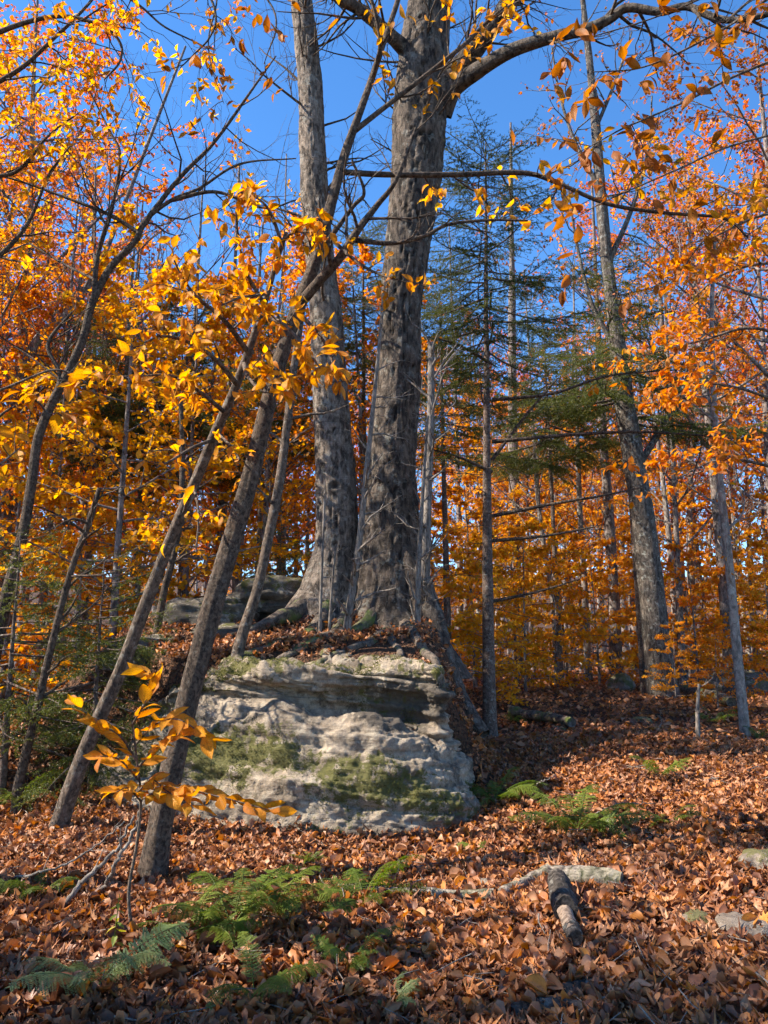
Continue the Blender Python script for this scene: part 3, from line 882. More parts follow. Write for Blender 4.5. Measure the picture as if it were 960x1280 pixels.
def hang_leaves(leaves, parent, org, meshes, rg, mat_stuff, cap=290, droop=0.0):
    """up to `cap` leaves (those that show largest) as parts, the rest as one part"""
    leaves = sorted(leaves, key=lambda l: l[0][1] - l[2] * 8)
    for (q, d, s) in leaves[:cap]:
        nm = rg.normal(0, 0.5, 3) + np.array([-0.15, -0.35, 0.8])
        put_leaf(meshes[rg.integers(len(meshes))], parent, org, q, d + np.array([0, 0, -droop]), nm, s)
    rest = leaves[cap:]
    if rest:
        part('foliage', foliage_mesh('foliage', rest, org, rg, NEAR_STUFF), mat_stuff, parent, kind='stuff')

def bare_twigs(acc, pts, rad, n, rg, L=(0.5, 1.2), t0=0.2, t1=1.0, levels=1, leaves=None, up=0.05, rmin=0.004, **kw):
    for i in range(n):
        t = t0 + (t1 - t0) * (i + rg.random()) / n
        q, d = along(pts, min(t, 0.999))
        r0 = float(np.interp(t, np.linspace(0, 1, len(rad)), rad))
        dd = turn(d, R(rg.uniform(35, 75)), rg)
        grow(acc, q, dd, rg.uniform(*L), max(rmin, min(r0 * 0.5, 0.02)), levels, rg, leaves, up, 0.16, kw.get('nch', (3, 5)), (25, 55), kw.get('leafsz', 0.09), kw.get('leafn', 0) if leaves is not None else 0, None, kw.get('leaf_lv', 0), kw.get('ratio', (0.4, 0.65)), kw.get('flat', 0.0))

def build_birches():
    rg = np.random.default_rng(31)
    D = 9.25
    # ---- right, larger trunk
    rows = [(492, 850, D, 95), (490, 800, D, 66), (487, 760, D, 50), (487, 710, D, 39), (488, 636, D, 34), (492, 560, D, 30), (497, 490, D, 28), (501, 394, D, 27), (510, 300, D, 30), (517, 240, D, 33), (522, 180, D, 35), (528, 100, D, 36), (533, 40, D, 33), (540, -60, D, 27), (550, -250, D, 20), (570, -600, D, 9)]
    pts, rad = px_path(rows, 560)
    org = np.array([pts[0][0], D, Hs(pts[0][0], D)])
    root = thing('birch_tree', 'largest old birch, thick furrowed dark trunk with a root down the boulder side', 'tree', org)
    a = Acc(); rough_tube(a, pts, rad, 88, 0.07, 71, 1.0, 0.05)
    part('trunk', a.mesh('birch_trunk', org, 'furrow'), M['birch'], root)
    limbs = [
        [(548, 140, D, 20), (566, 98, D - .2, 17), (585, 72, D - .4, 14), (607, 45, D - .6, 12), (630, 10, D - .8, 11), (660, -60, D - 1, 9), (720, -200, D - 1.2, 4)],
        [(545, 135, D, 14), (572, 106, D - .3, 11.5), (610, 80, D - .6, 9.5), (645, 61, D - .8, 8.5), (690, 47, D - 1, 7.5), (735, 36, D - 1.2, 7), (762, 24, D - 1.3, 6.5), (785, 10, D - 1.4, 6), (825, 15, D - 1.5, 5.5), (858, 8, D - 1.6, 5), (890, 21, D - 1.7, 5), (918, 25, D - 1.8, 4.5), (965, 16, D - 1.9, 4), (1060, -20, D - 2, 2)],
        [(515, 70, D, 13), (492, 48, D - .2, 10), (470, 28, D - .3, 9), (446, 10, D - .4, 8), (420, -5, D - .5, 7), (360, -60, D - .6, 3)]]
    for i, rw in enumerate(limbs):
        lp, lr = px_path(rw, 70)
        lb = Acc(); rough_tube(lb, lp, lr, 18, 0.10, 80 + i, 1, 0.006)
        lo = part('limb', lb.mesh('birch_limb_%d' % i, org, 'furrow'), M['birch'], root)
        tw = Acc(); bare_twigs(tw, lp, lr, 16, rg, (0.5, 1.5), 0.25, 1, 2)
        part('twigs', tw.mesh('birch_limb_twigs_%d' % i, org), M['dark_bark'], lo, kind='stuff')
    tw = Acc(); bare_twigs(tw, pts[350:], rad[350:] * .25, 26, rg, (0.6, 1.8), 0.0, 1, 2)
    part('twigs', tw.mesh('birch_twigs', org), M['dark_bark'], root, kind='stuff')
    def root_line(rows_px, r0, r1, parent, seed, lift=0.3, mat='root'):
        pts_ = []
        for (px, py, dd) in rows_px:
            q = P(px, py, dd); pts_.append([q[0], q[1], q[2]])
        pp = smooth_path(np.array(pts_), 44)
        pp[:, 2] = np.maximum(np.minimum(pp[:, 2], H(pp[:, 0], pp[:, 1]) + 0.10), H(pp[:, 0], pp[:, 1]) - 0.02)
        pp[0:3, 2] += 0.03
        rr = np.linspace(r0, r1, 44)
        b = Acc(); rough_tube(b, pp, rr, 14, 0.22, seed, 1, 0.004)
        part('root', b.mesh('root_%d' % seed, org, 'furrow'), M[mat], parent)
    # the big buttress root running down the right side of the rock
    rr_ = [(503, 680, D - .1, 20), (519, 735, D - .2, 25), (536, 785, D - .35, 24), (551, 828, D - .5, 20), (566, 862, D - .65, 16), (584, 892, D - .8, 12), (606, 918, D - .95, 7)]
    lp, lr = px_path(rr_, 70)
    b = Acc(); rough_tube(b, lp, lr, 24, 0.14, 91, 1, 0.015)
    part('root', b.mesh('buttress_root', org, 'furrow'), M['birch'], root, label='thick buttress root running down beside the boulder')
    for k, (rp, r0, r1) in enumerate([
            ([(470, 770, 8.9), (440, 795, 8.5), (400, 812, 8.1), (350, 828, 7.7), (300, 836, 7.5)], 0.09, 0.03),
            ([(490, 790, 8.8), (470, 806, 8.3), (430, 820, 7.9), (395, 828, 7.6)], 0.08, 0.03),
            ([(505, 790, 8.8), (520, 806, 8.2), (540, 822, 7.8), (555, 832, 7.6)], 0.08, 0.03),
            ([(480, 785, 8.8), (490, 805, 8.2), (500, 820, 7.8), (480, 830, 7.5)], 0.06, 0.02)]):
        root_line(rp, r0, r1, root, 100 + k)
    # ---- left trunk
    D2 = 9.35
    rows = [(404, 825, D2, 85), (406, 780, D2, 58), (412, 740, D2, 38), (419, 690, D2, 27), (421, 640, D2, 25), (418, 590, D2, 24), (413, 515, D2, 23), (408, 400, D2, 21), (397, 290, D2, 18.5), (392, 200, D2, 18), (387, 100, D2, 17), (377, 0, D2, 15), (368, -100, D2, 13), (350, -300, D2, 9), (330, -600, D2, 4)]
    pts, rad = px_path(rows, 560)
    org = np.array([pts[0][0], D2, Hs(pts[0][0], D2)])
    root2 = thing('birch_tree', 'slimmer old birch with pale flared base and knots, left of the largest birch', 'tree', org)
    # where the camera-facing side is, for the two knots
    T_, A_, B_ = frames(pts)
    arc = np.concatenate([[0], np.cumsum(np.linalg.norm(np.diff(pts, axis=0), axis=1))])
    i1 = int(np.argmin(abs(pts[:, 2] - P(418, 613, D2)[2])))
    face = math.atan2(np.dot(B_[i1], [0, -1, 0]), np.dot(A_[i1], [0, -1, 0]))
    face_l = math.atan2(np.dot(B_[i1], nrm(np.array([-.9, -.45, 0]))), np.dot(A_[i1], nrm(np.array([-.9, -.45, 0]))))
    a = Acc(); rough_tube(a, pts, rad, 84, 0.08, 72, 1.0, 0.03, knots=[(arc[i1], face, 0.065), (arc[i1] + 0.02, face_l, 0.06)])
    part('trunk', a.mesh('birch_trunk_b', org, 'furrow'), M['birch_pale'], root2)
    tw = Acc(); bare_twigs(tw, pts[280:], rad[280:] * .3, 34, rg, (0.5, 1.7), 0.0, 1, 2)
    part('twigs', tw.mesh('birch_twigs_b', org), M['dark_bark'], root2, kind='stuff')
    for k, (rp, r0, r1) in enumerate([
            ([(395, 740, 9.2), (372, 760, 8.9), (345, 775, 8.6), (310, 790, 8.4)], 0.13, 0.04),
            ([(410, 760, 9.0), (390, 790, 8.5), (350, 808, 8.1), (300, 822, 7.8), (262, 830, 7.6)], 0.10, 0.03),
            ([(430, 765, 9.0), (420, 790, 8.6), (400, 800, 8.3), (370, 818, 7.9)], 0.09, 0.03)]):
        root_line(rp, r0, r1, root2, 110 + k)
    return root, root2
birch_a, birch_b = build_birches()

# ================================================================ leaning saplings in front
def poly_tree(name, label, rows, mat, n=120, sides=24, bump=0.10, seed=1, furrow=0.004, group=None):
    pts, rad = px_path(rows, n)
    g = Hs(pts[0][0], pts[0][1])
    org = np.array([pts[0][0], pts[0][1], g])
    root = thing(name, label, 'tree', org, group)
    pts[0][2] = min(pts[0][2], g - 0.08)
    a = Acc(); rough_tube(a, pts, rad, sides, bump, seed, 1.5, furrow)
    part('trunk', a.mesh(name + '_trunk', org, 'furrow'), mat, root)
    return root, org, pts, rad

def limb(root, org, rows, mat, rg, ntw=8, L=(0.3, 0.8), levels=1, leaves=None, n=40, sides=8, **kw):
    lp, lr = px_path(rows, n)
    a = Acc(); rough_tube(a, lp, lr, sides, 0.10, int(rg.integers(999)), 1, 0.001)
    if ntw: bare_twigs(a, lp, lr, ntw, rg, L, kw.pop('t0', 0.15), 1, levels, leaves, **kw)
    part('branch', a.mesh('branch', org, 'furrow'), mat, root)
    return lp, lr

rg = np.random.default_rng(41)
g = G(192, 1102); Dc = g[1]
C_rows = [(185, 1130, Dc, 36), (191, 1095, Dc, 25), (200, 1040, Dc, 19.5), (214, 970, Dc, 18.5), (236, 870, Dc + .02, 18), (262, 770, Dc + .05, 17), (288, 680, Dc + .1, 16), (312, 600, Dc + .1, 15), (334, 510, Dc + .15, 14), (352, 445, Dc + .2, 13), (372, 385, Dc + .2, 12), (396, 320, Dc + .2, 10), (415, 250, Dc + .2, 9), (430, 195, Dc + .2, 8), (447, 148, Dc + .2, 7), (466, 95, Dc + .2, 6), (484, 40, Dc + .2, 5), (500, -10, Dc + .2, 4.5), (520, -100, Dc + .1, 2)]
C_rows = [(a, b_, d_, r_ * .74) for a, b_, d_, r_ in C_rows]
treeC, orgC, ptsC, radC = poly_tree('leaning_tree', 'foreground grey-brown tree leaning right across the boulder, forked above', C_rows, M['dark_bark'], 170, 40, 0.10, 5, 0.005)
lvC = []
limb(treeC, orgC, [(376, 378, Dc + .2, 8), (400, 350, Dc + .1, 7), (425, 322, Dc, 6), (447, 288, Dc - .1, 5), (470, 258, Dc - .1, 4), (495, 225, Dc - .2, 3), (520, 160, Dc - .2, 2)], M['dark_bark'], rg, 6, (0.3, 0.7))
limb(treeC, orgC, [(428, 215, Dc + .2, 4), (480, 218, Dc + .3, 4), (570, 218, Dc + .4, 3.6), (655, 216, Dc + .5, 3.3), (700, 230, Dc + .5, 3), (760, 255, Dc + .5, 2.6), (830, 266, Dc + .5, 2.2), (905, 273, Dc + .5, 1.8), (935, 297, Dc + .5, 1.2)], M['dark_bark'], rg, 13, (0.25, 0.7), 1, lvC, leafn=3, leafsz=0.10)
limb(treeC, orgC, [(440, 300, Dc, 3.5), (490, 304, Dc, 3), (530, 295, Dc, 2.7), (562, 280, Dc, 2.3), (615, 275, Dc, 2), (660, 276, Dc, 1.3)], M['dark_bark'], rg, 7, (0.2, 0.6))
limb(treeC, orgC, [(442, 165, Dc + .2, 4), (480, 135, Dc + .2, 3.5), (530, 96, Dc + .2, 3.2), (580, 56, Dc + .2, 3), (612, 25, Dc + .2, 2.6), (660, -5, Dc + .2, 2)], M['dark_bark'], rg, 9, (0.25, 0.6), 1, lvC, leafn=3, leafsz=0.095)
limb(treeC, orgC, [(465, 100, Dc + .2, 3.5), (475, 60, Dc, 3), (470, 20, Dc - .1, 2.5), (455, -30, Dc - .2, 2)], M['dark_bark'], rg, 6, (0.25, 0.6), 1, lvC, leafn=2, leafsz=0.095)
limb(treeC, orgC, [(396, 320, Dc + .2, 4), (440, 260, Dc + .1, 3), (455, 240, Dc, 2.4), (440, 200, Dc - .1, 1.8)], M['dark_bark'], rg, 5, (0.2, 0.5))
limb(treeC, orgC, [(415, 300, Dc + .1, 3), (450, 330, Dc - .2, 2.2), (480, 345, Dc - .3, 1.6), (500, 350, Dc - .4, 1)], M['dark_bark'], rg, 7, (0.15, 0.3), 0, lvC, leafn=7, leafsz=0.085, flat=0.3)
limb(treeC, orgC, [(372, 390, Dc + .1, 3), (400, 420, Dc - .3, 2.4), (415, 450, Dc - .5, 1.6), (410, 480, Dc - .6, 1)], M['dark_bark'], rg, 6, (0.15, 0.35), 0, lvC, leafn=6, leafsz=0.12)
hang_leaves(lvC, treeC, orgC, NL_GOLD, rg, M['f_gold'])

g = G(72, 1040); Dd = g[1]
D_rows = [(66, 1065, Dd, 20), (76, 1025, Dd, 13), (110, 930, Dd - .05, 10.5), (150, 840, Dd - .1, 10), (182, 755, Dd - .2, 9.5), (215, 670, Dd - .3, 9), (245, 600, Dd - .4, 8.5), (270, 540, Dd - .5, 8), (292, 490, Dd - .6, 7), (312, 435, Dd - .7, 6), (330, 380, Dd - .8, 5), (345, 330, Dd - .9, 4), (358, 290, Dd - 1, 3)]
D_rows = [(a, b_, d_, r_ * .82) for a, b_, d_, r_ in D_rows]
treeD, orgD, ptsD, radD = poly_tree('golden_sapling', 'slim leaning sapling carrying the dense spray of golden leaves', D_rows, M['sapling_bark'], 130, 22, 0.08, 6, 0.003)
lvD = []
De = Dd - 1.0
for rows in [
        [(296, 480, De + .3, 3.5), (270, 450, De, 3), (240, 430, De - .3, 2.4), (205, 420, De - .5, 1.6), (180, 428, De - .6, 1)],
        [(310, 440, De + .3, 3.5), (280, 400, De, 3), (250, 375, De - .3, 2.2), (230, 350, De - .5, 1.4), (215, 320, De - .6, 1)],
        [(330, 380, De + .2, 3), (310, 345, De, 2.4), (300, 310, De - .2, 1.6), (295, 265, De - .3, 1)],
        [(345, 330, De + .1, 3), (355, 300, De, 2.2), (375, 290, De - .1, 1.4), (400, 310, De - .2, 1)],
        [(322, 405, De + .2, 3), (345, 400, De - .2, 2.4), (370, 420, De - .4, 1.8), (400, 460, De - .6, 1)],
        [(305, 455, De + .3, 3), (310, 470, De - .1, 2.4), (330, 490, De - .3, 1.6), (360, 480, De - .5, 1)],
        [(280, 515, De + .4, 3), (250, 490, De + .1, 2.4), (215, 470, De - .2, 1.8), (175, 470, De - .4, 1)],
        [(265, 550, De + .5, 2.5), (240, 560, De + .3, 2), (215, 575, De, 1.5), (195, 585, De - .1, 1)],
        [(270, 540, De + .5, 2.5), (290, 560, De + .3, 2), (300, 575, De + .1, 1.2)],
        [(336, 365, De + .2, 3), (320, 370, De - .3, 2.4), (300, 372, De - .6, 1.6), (270, 385, De - .8, 1)],
        [(352, 305, De + .1, 2.5), (340, 270, De, 2), (325, 250, De - .1, 1.4), (300, 240, De - .2, 1)],
        [(230, 640, De + .6, 2.2), (240, 610, De + .3, 1.8), (248, 640, De + .1, 1.4), (245, 690, De, 1)]]:
    k_ = 1 if rows[-1][1] > 560 else 0
    limb(treeD, orgD, rows, M['sapling_bark'], rg, 6 if k_ else 9, (0.12, 0.38), 0, lvD, leafn=3 if k_ else 8, leafsz=0.102, flat=0.35)
hang_leaves(lvD, treeD, orgD, NL_GOLD, rg, M['f_gold'], 298, 0.15)

# small beech seedling in front of the leaning tree
g = G(163, 1168); Ds = g[1]
S_rows = [(166, 1176, Ds, 2.4), (161, 1115, Ds, 2.0), (171, 1055, Ds, 1.8), (176, 1000, Ds, 1.6), (171, 950, Ds - .05, 1.4), (165, 900, Ds - .1, 1.2)]
treeS, orgS, ptsS, radS = poly_tree('beech_seedling', 'knee-high beech seedling with long orange leaves before the leaning trunk', S_rows, M['sapling_bark'], 40, 8, 0.06, 7, 0.0)
lvS = []
for rows in [
        [(170, 950, Ds - .05, 1.6), (150, 920, Ds - .1, 1.2), (125, 905, Ds - .15, 1), (95, 880, Ds - .2, .7)],
        [(172, 960, Ds, 1.6), (195, 935, Ds - .1, 1.2), (215, 920, Ds - .2, 1), (235, 915, Ds - .3, .7)],
        [(175, 1000, Ds, 1.6), (215, 985, Ds - .15, 1.3), (270, 995, Ds - .3, 1), (345, 1015, Ds - .4, .7)],
        [(173, 975, Ds, 1.4), (150, 950, Ds - .2, 1), (125, 945, Ds - .3, .7)],
        [(166, 905, Ds - .1, 1.3), (180, 880, Ds - .2, 1), (195, 850, Ds - .2, .8), (180, 838, Ds - .3, .6)],
        [(175, 1000, Ds, 1.3), (160, 985, Ds - .2, 1), (145, 990, Ds - .3, .6)],
        [(170, 930, Ds, 1.4), (195, 905, Ds - .2, 1), (225, 900, Ds - .3, .8), (262, 925, Ds - .35, .6)], [(172, 990, Ds, 1.3), (190, 975, Ds - .1, 1), (210, 990, Ds - .2, .8), (240, 1005, Ds - .3, .6)]]:
    lp, lr = px_path(rows, 20)
    a = Acc(); tube(a, lp, lr, 5); part('branch', a.mesh('seedling_branch', orgS), M['sapling_bark'], treeS)
    L_ = np.linalg.norm(lp[-1] - lp[0]); nl = max(6, int(L_ / 0.03))
    for i in range(nl):
        q, d = along(lp, (i + 1) / nl * 0.999)
        sd = np.cross(d, [0, 0, 1]) * (1 if i % 2 else -1)
        lvS.append((q, nrm(d * 0.9 + sd * 0.9 + rg.normal(0, .25, 3) + [0, 0, -.1]), rg.uniform(.10, .15)))
hang_leaves(lvS, treeS, orgS, NL_GOLD, rg, M['f_gold'], 290, 0.05)

# ---- out-of-frame beech on the right whose twigs hang into the top right corner
def side_tree(name, label, base, top, r, rows_list, mat, leaves_n, leafsz, meshes, stuffmat, seed, ntw, L, cap=295, levels=1, flat=0.1, droop=0.2, nch=(3, 4), thin=1.0):
    rg = np.random.default_rng(seed)
    base = np.array([base[0], base[1], Hs(base[0], base[1]) - 0.1])
    pts = smooth_path(np.array([base, base * .5 + np.array(top) * .5 + [0.1, 0.05, 0], top]), 40)
    rad = np.linspace(r, r * .4, 40) + r * .4 * np.exp(-np.arange(40) / 3)
    root = thing(name, label, 'tree', base)
    a = Acc(); rough_tube(a, pts, rad, 20, 0.08, seed, 1, 0.004)
    part('trunk', a.mesh(name + '_trunk', base, 'furrow'), mat, root)
    lv = []
    for rows in rows_list:
        first = P(*rows[0][:3])
        z = min(max(first[2] - 0.5, pts[0][2] + .5), pts[-1][2] - .05)
        k = int(np.argmin(abs(pts[:, 2] - z)))
        lp, lr = px_path(rows, 40)
        lp = smooth_path(np.vstack([pts[k], pts[k] * .5 + lp[0] * .5, lp[::6], lp[-1]]), 56)
        lr = np.interp(np.linspace(0, 1, 56), [0, .3, 1], [min(r * .4, lr[0] * 1.8), lr[0], lr[-1]]) * thin
        b = Acc(); rough_tube(b, lp, lr, 8, 0.1, seed + 3, 1, 0.001)
        bare_twigs(b, lp, lr, ntw, rg, L, 0.35, 1.0, levels, lv, leafn=leaves_n, leafsz=leafsz, flat=flat, up=-0.02, nch=nch)
        part('branch', b.mesh(name + '_branch', base, 'furrow'), mat, root)
    hang_leaves(lv, root, base, meshes, rg, stuffmat, cap, droop)
    return root
side_tree('beech_tree', 'beech with copper leaves hanging from twigs high before the birch limb', (4.6, 4.2), (4.3, 4.6, 6.8), 0.11, [
    [(1010, -40, 5.0, 4), (930, 20, 5.0, 3), (860, 60, 5.0, 2.2), (800, 85, 5.0, 1.6), (740, 90, 5.0, 1)],
    [(1010, 60, 5.2, 4), (930, 90, 5.1, 3), (850, 130, 5.0, 2.2), (780, 160, 4.9, 1.6), (735, 185, 4.9, 1)],
    [(1010, 160, 5.3, 3), (920, 180, 5.2, 2.5), (840, 215, 5.0, 1.8), (760, 250, 5.0, 1.2), (715, 275, 4.9, .8)],
    [(1010, -120, 4.8, 3), (940, -40, 4.8, 2.4), (850, 10, 4.8, 1.8), (760, 40, 4.8, 1.2), (690, 60, 4.8, .8)],
    [(1010, 230, 6.0, 3), (950, 250, 6.0, 2.4), (890, 290, 6.0, 1.8), (850, 340, 6.0, 1)]],
    M['sapling_bark'], 5, 0.13, NL_COPPER, M['f_rust'], 51, 10, (0.2, 0.6), levels=0, thin=.55)
side_tree('maple_tree', 'maple with rust-orange leaves in loose tiers beyond the pale sapling', (6.3, 8.6), (5.9, 8.8, 8.6), 0.13, [
    [(1010, 330, 8.6, 4), (950, 330, 8.6, 3), (900, 345, 8.6, 2), (860, 380, 8.6, 1)],
    [(1010, 430, 8.6, 4), (940, 410, 8.6, 3), (880, 425, 8.6, 2), (800, 445, 8.6, 1)],
    [(1010, 260, 8.6, 4), (950, 270, 8.6, 3), (905, 290, 8.6, 2), (870, 310, 8.6, 1)],
    [(1010, 520, 8.6, 4), (940, 490, 8.6, 3), (880, 480, 8.6, 2), (840, 500, 8.6, 1)],
    [(1010, 600, 8.6, 4), (950, 580, 8.6, 3), (900, 575, 8.6, 2), (860, 590, 8.6, 1)]],
    M['sapling_bark'], 9, 0.10, NL_COPPER, M['f_orange'], 52, 10, (0.4, 0.9), cap=60, flat=0.35, thin=.6)
side_tree('maple_tree', 'maple with small golden leaves on dark crooked branches overhead by the sky', (-5.4, 7.4), (-5.0, 7.6, 9.5), 0.16, [
    [(-40, 120, 7.5, 6), (20, 90, 7.5, 4.5), (70, 45, 7.5, 3.5), (115, 0, 7.5, 2.5), (150, -60, 7.5, 1.5)],
    [(-40, 60, 7.5, 6), (60, 20, 7.5, 5), (140, 40, 7.5, 3.5), (150, 75, 7.5, 2), (130, 100, 7.5, 1)],
    [(-40, 10, 7.5, 5), (60, -30, 7.5, 4), (150, -10, 7.5, 3), (200, 30, 7.5, 2), (260, 60, 7.5, 1)],
    [(-40, 350, 8.0, 6), (10, 310, 8.0, 5), (40, 270, 8.0, 4), (60, 220, 8.0, 2.5), (90, 180, 8.0, 1.2)],
    [(-40, 220, 8.0, 5), (20, 215, 8.0, 3.5), (60, 170, 8.0, 2.4), (100, 140, 8.0, 1.2)]],
    M['dark_bark'], 8, 0.09, NL_GOLD, M['f_gold'], 53, 9, (0.4, 0.9), cap=120, thin=.6)
side_tree('striped_sapling', 'sapling with broad golden leaves on low twigs beside the dark spruce boughs', (-2.75, 4.1), (-2.6, 4.2, 3.6), 0.03, [
    [(-30, 560, 4.3, 2), (0, 520, 4.3, 1.6), (40, 500, 4.3, 1.2), (62, 520, 4.3, .8)],
    [(-30, 500, 4.3, 2), (20, 480, 4.3, 1.6), (70, 462, 4.3, 1.2), (108, 478, 4.3, .8)],
    [(-30, 600, 4.3, 2), (0, 580, 4.3, 1.6), (25, 560, 4.3, .8)]],
    M['sapling_bark'], 4, 0.115, NL_GOLD, M['f_gold'], 54, 4, (0.1, 0.3), levels=0)
# copper sprig hanging in front of the birch top, top middle
side_tree('beech_tree', 'beech with a few brown leaves on bare dark twigs against the blue gap', (-4.2, 4.9), (-3.4, 5.1, 7.4), 0.10, [
    [(180, -60, 5.3, 4), (250, -20, 5.3, 3), (270, 30, 5.3, 2.2), (245, 65, 5.3, 1.5), (225, 85, 5.3, 1)],
    [(220, -60, 5.3, 4), (300, -30, 5.3, 3), (345, 20, 5.3, 2.2), (330, 80, 5.3, 1)],
    [(200, -80, 5.3, 3), (270, -30, 5.3, 2.5), (260, 60, 5.3, 1.6), (280, 130, 5.3, .8)]],
    M['dark_bark'], 2, 0.10, NL_COPPER, M['f_rust'], 55, 6, (0.2, 0.5), levels=1, nch=(2, 3), thin=.55)

# ================================================================ other single trees
rg = np.random.default_rng(61)
# dark curved tree on the left with bare arching branches
De_ = 8.2
E_rows = [(-12, 830, De_, 15), (2, 770, De_, 13), (18, 710, De_, 11), (30, 660, De_, 10), (40, 600, De_, 9.5), (47, 550, De_, 9), (62, 510, De_, 9), (80, 475, De_, 8.5), (103, 425, De_, 8), (115, 380, De_, 7.5), (138, 335, De_, 7), (170, 300, De_, 6), (182, 275, De_, 5), (215, 250, De_, 4), (250, 235, De_, 3), (300, 205, De_, 2.4), (370, 198, De_, 1.2)]
E_rows = [(a, b_, d_, r_ * .64) for a, b_, d_, r_ in E_rows]
treeE, orgE, ptsE, radE = poly_tree('bare_maple', 'dark curving bare tree whose forked twigs arch across the blue sky', E_rows, M['dark_bark'], 130, 18, 0.08, 8, 0.003)
for rows in [
        [(172, 298, De_, 4), (180, 280, De_, 3.6), (225, 222, De_, 3), (270, 175, De_, 2.4), (320, 105, De_, 1.6), (345, 70, De_, 1)],
        [(118, 375, De_, 4), (122, 320, De_, 3.4), (140, 260, De_, 2.6), (150, 195, De_, 2), (135, 160, De_, 1.5), (110, 110, De_, 1)],
        [(172, 290, De_, 3), (140, 270, De_, 2.6), (90, 250, De_, 2), (20, 225, De_, 1.4), (-30, 215, De_, 1)],
        [(60, 515, De_, 4), (75, 470, De_, 3), (60, 430, De_, 2.4), (90, 390, De_, 1.6)],
        [(215, 250, De_, 3), (270, 240, De_, 2.4), (330, 260, De_, 1.6), (370, 250, De_, 1)]]:
    limb(treeE, orgE, rows, M['dark_bark'], rg, 11, (0.5, 1.4), 2, None, nch=(3, 4), up=0.1)
lv = []
limb(treeE, orgE, [(120, 350, De_, 2), (80, 330, De_ + .5, 1.6), (30, 300, De_ + .8, 1)], M['dark_bark'], rg, 8, (0.4, 0.8))

# right-hand maple
g = G(828, 872); Dj = g[1]
J_rows = [(829, 895, Dj, 27), (828, 868, Dj, 19), (824, 830, Dj, 16.5), (816, 750, Dj, 15.5), (805, 660, Dj, 14.5), (795, 590, Dj, 13.5), (783, 520, Dj, 12.5), (774, 450, Dj, 11), (765, 380, Dj, 9), (757, 310, Dj, 8), (750, 230, Dj, 7), (744, 150, Dj, 6), (735, 60, Dj, 4.5), (725, -30, Dj, 3)]
treeJ, orgJ, ptsJ, radJ = poly_tree('maple_tree', 'tall lichened maple leaning left on the shaded slope, pale at its foot', J_rows, M['maple_bark'], 180, 32, 0.09, 9, 0.015)
lvJ = []
for rows in [
        [(793, 590, Dj, 5), (830, 530, Dj, 4), (870, 450, Dj, 2.5), (890, 380, Dj, 1.2)],
        [(772, 440, Dj, 4), (740, 380, Dj, 3), (720, 300, Dj, 2), (710, 230, Dj, 1)],
        [(760, 330, Dj, 4), (790, 260, Dj, 3), (810, 190, Dj, 2), (815, 120, Dj, 1)],
        [(752, 240, Dj, 3.5), (720, 180, Dj, 2.5), (700, 120, Dj, 1.8), (690, 60, Dj, 1)],
        [(745, 160, Dj, 3), (770, 100, Dj, 2), (790, 40, Dj, 1)]]:
    limb(treeJ, orgJ, rows, M['maple_bark'], rg, 10, (0.5, 1.2), 1, lvJ, nch=(3, 5), leafn=3, leafsz=0.09, up=0.1)
part('crown', foliage_mesh('maple_crown', lvJ, orgJ, rg), M['f_rust'], treeJ, kind='stuff')

# slender trees in front of and around the birches: (label, rows, material, twigs)
def slim(name, label, rows, mat, ntw, L, seed, leaves=None, lmat=None, leafn=0, lsz=0.08, t0=0.3, levels=1, sides=10, up=0.05):
    rgx = np.random.default_rng(seed)
    root, org, pts, rad = poly_tree(name, label, rows, mat, 60, sides, 0.08, seed, 0.001)
    lvx = [] if leafn else None
    a = Acc(); bare_twigs(a, pts, rad, ntw, rgx, L, t0, 1, levels, lvx, up=up, leafn=leafn, leafsz=lsz, rmin=0.003)
    part('twigs', a.mesh(name + '_twigs', org), mat, root, kind='stuff')
    if lvx: part('crown', foliage_mesh(name + '_crown', lvx, org, rgx), lmat, root, kind='stuff')
    return root
def base_rows(px, py, tops, r0, r1, D=None, sink=12):
    if D is None: D = G(px, py)[1]
    rows = [(px, py + sink, D, r0 * 1.15)]
    n = len(tops)
    for i, (a, b) in enumerate([(px, py)] + tops):
        rows.append((a, b, D, r0 + (r1 - r0) * i / n))
    return rows
slim('sapling', 'smooth sapling springing curved from the boulder top edge by leaf drifts', [(302, 845, 7.7, 9), (296, 826, 7.7, 8), (304, 790, 7.75, 7), (322, 735, 7.8, 6.5), (336, 670, 7.8, 6), (348, 610, 7.8, 6), (358, 540, 7.8, 5.5), (366, 470, 7.8, 5), (376, 400, 7.8, 4), (390, 320, 7.8, 2)], M['sapling_bark'], 9, (0.3, 0.7), 71, t0=0.5, sides=14)
slim('dead_sapling', 'thin pale dead sapling with crooked bare twigs before the largest birch', [(433, 792, 8.4, 5.5), (435, 775, 8.4, 4.8), (443, 720, 8.4, 4.2), (452, 650, 8.4, 3.8), (460, 570, 8.4, 3.2), (468, 490, 8.4, 2.6), (476, 410, 8.4, 2), (482, 350, 8.4, 1)], M['dead_wood'], 26, (0.2, 0.6), 72, t0=0.1, levels=1, up=0.0)
slim('dead_sapling', 'dead stick-thin stem standing at the left birch root flare', base_rows(400, 792, [(402, 720), (405, 640), (406, 600)], 2.2, 1, 8.3), M['dead_wood'], 9, (0.1, 0.3), 73, t0=0.2)
slim('dead_sapling', 'shortest dead stem between the left birch and the thin pale sapling', base_rows(412, 780, [(416, 720), (420, 680)], 1.8, 1, 8.35), M['dead_wood'], 6, (0.1, 0.25), 74, t0=0.2)
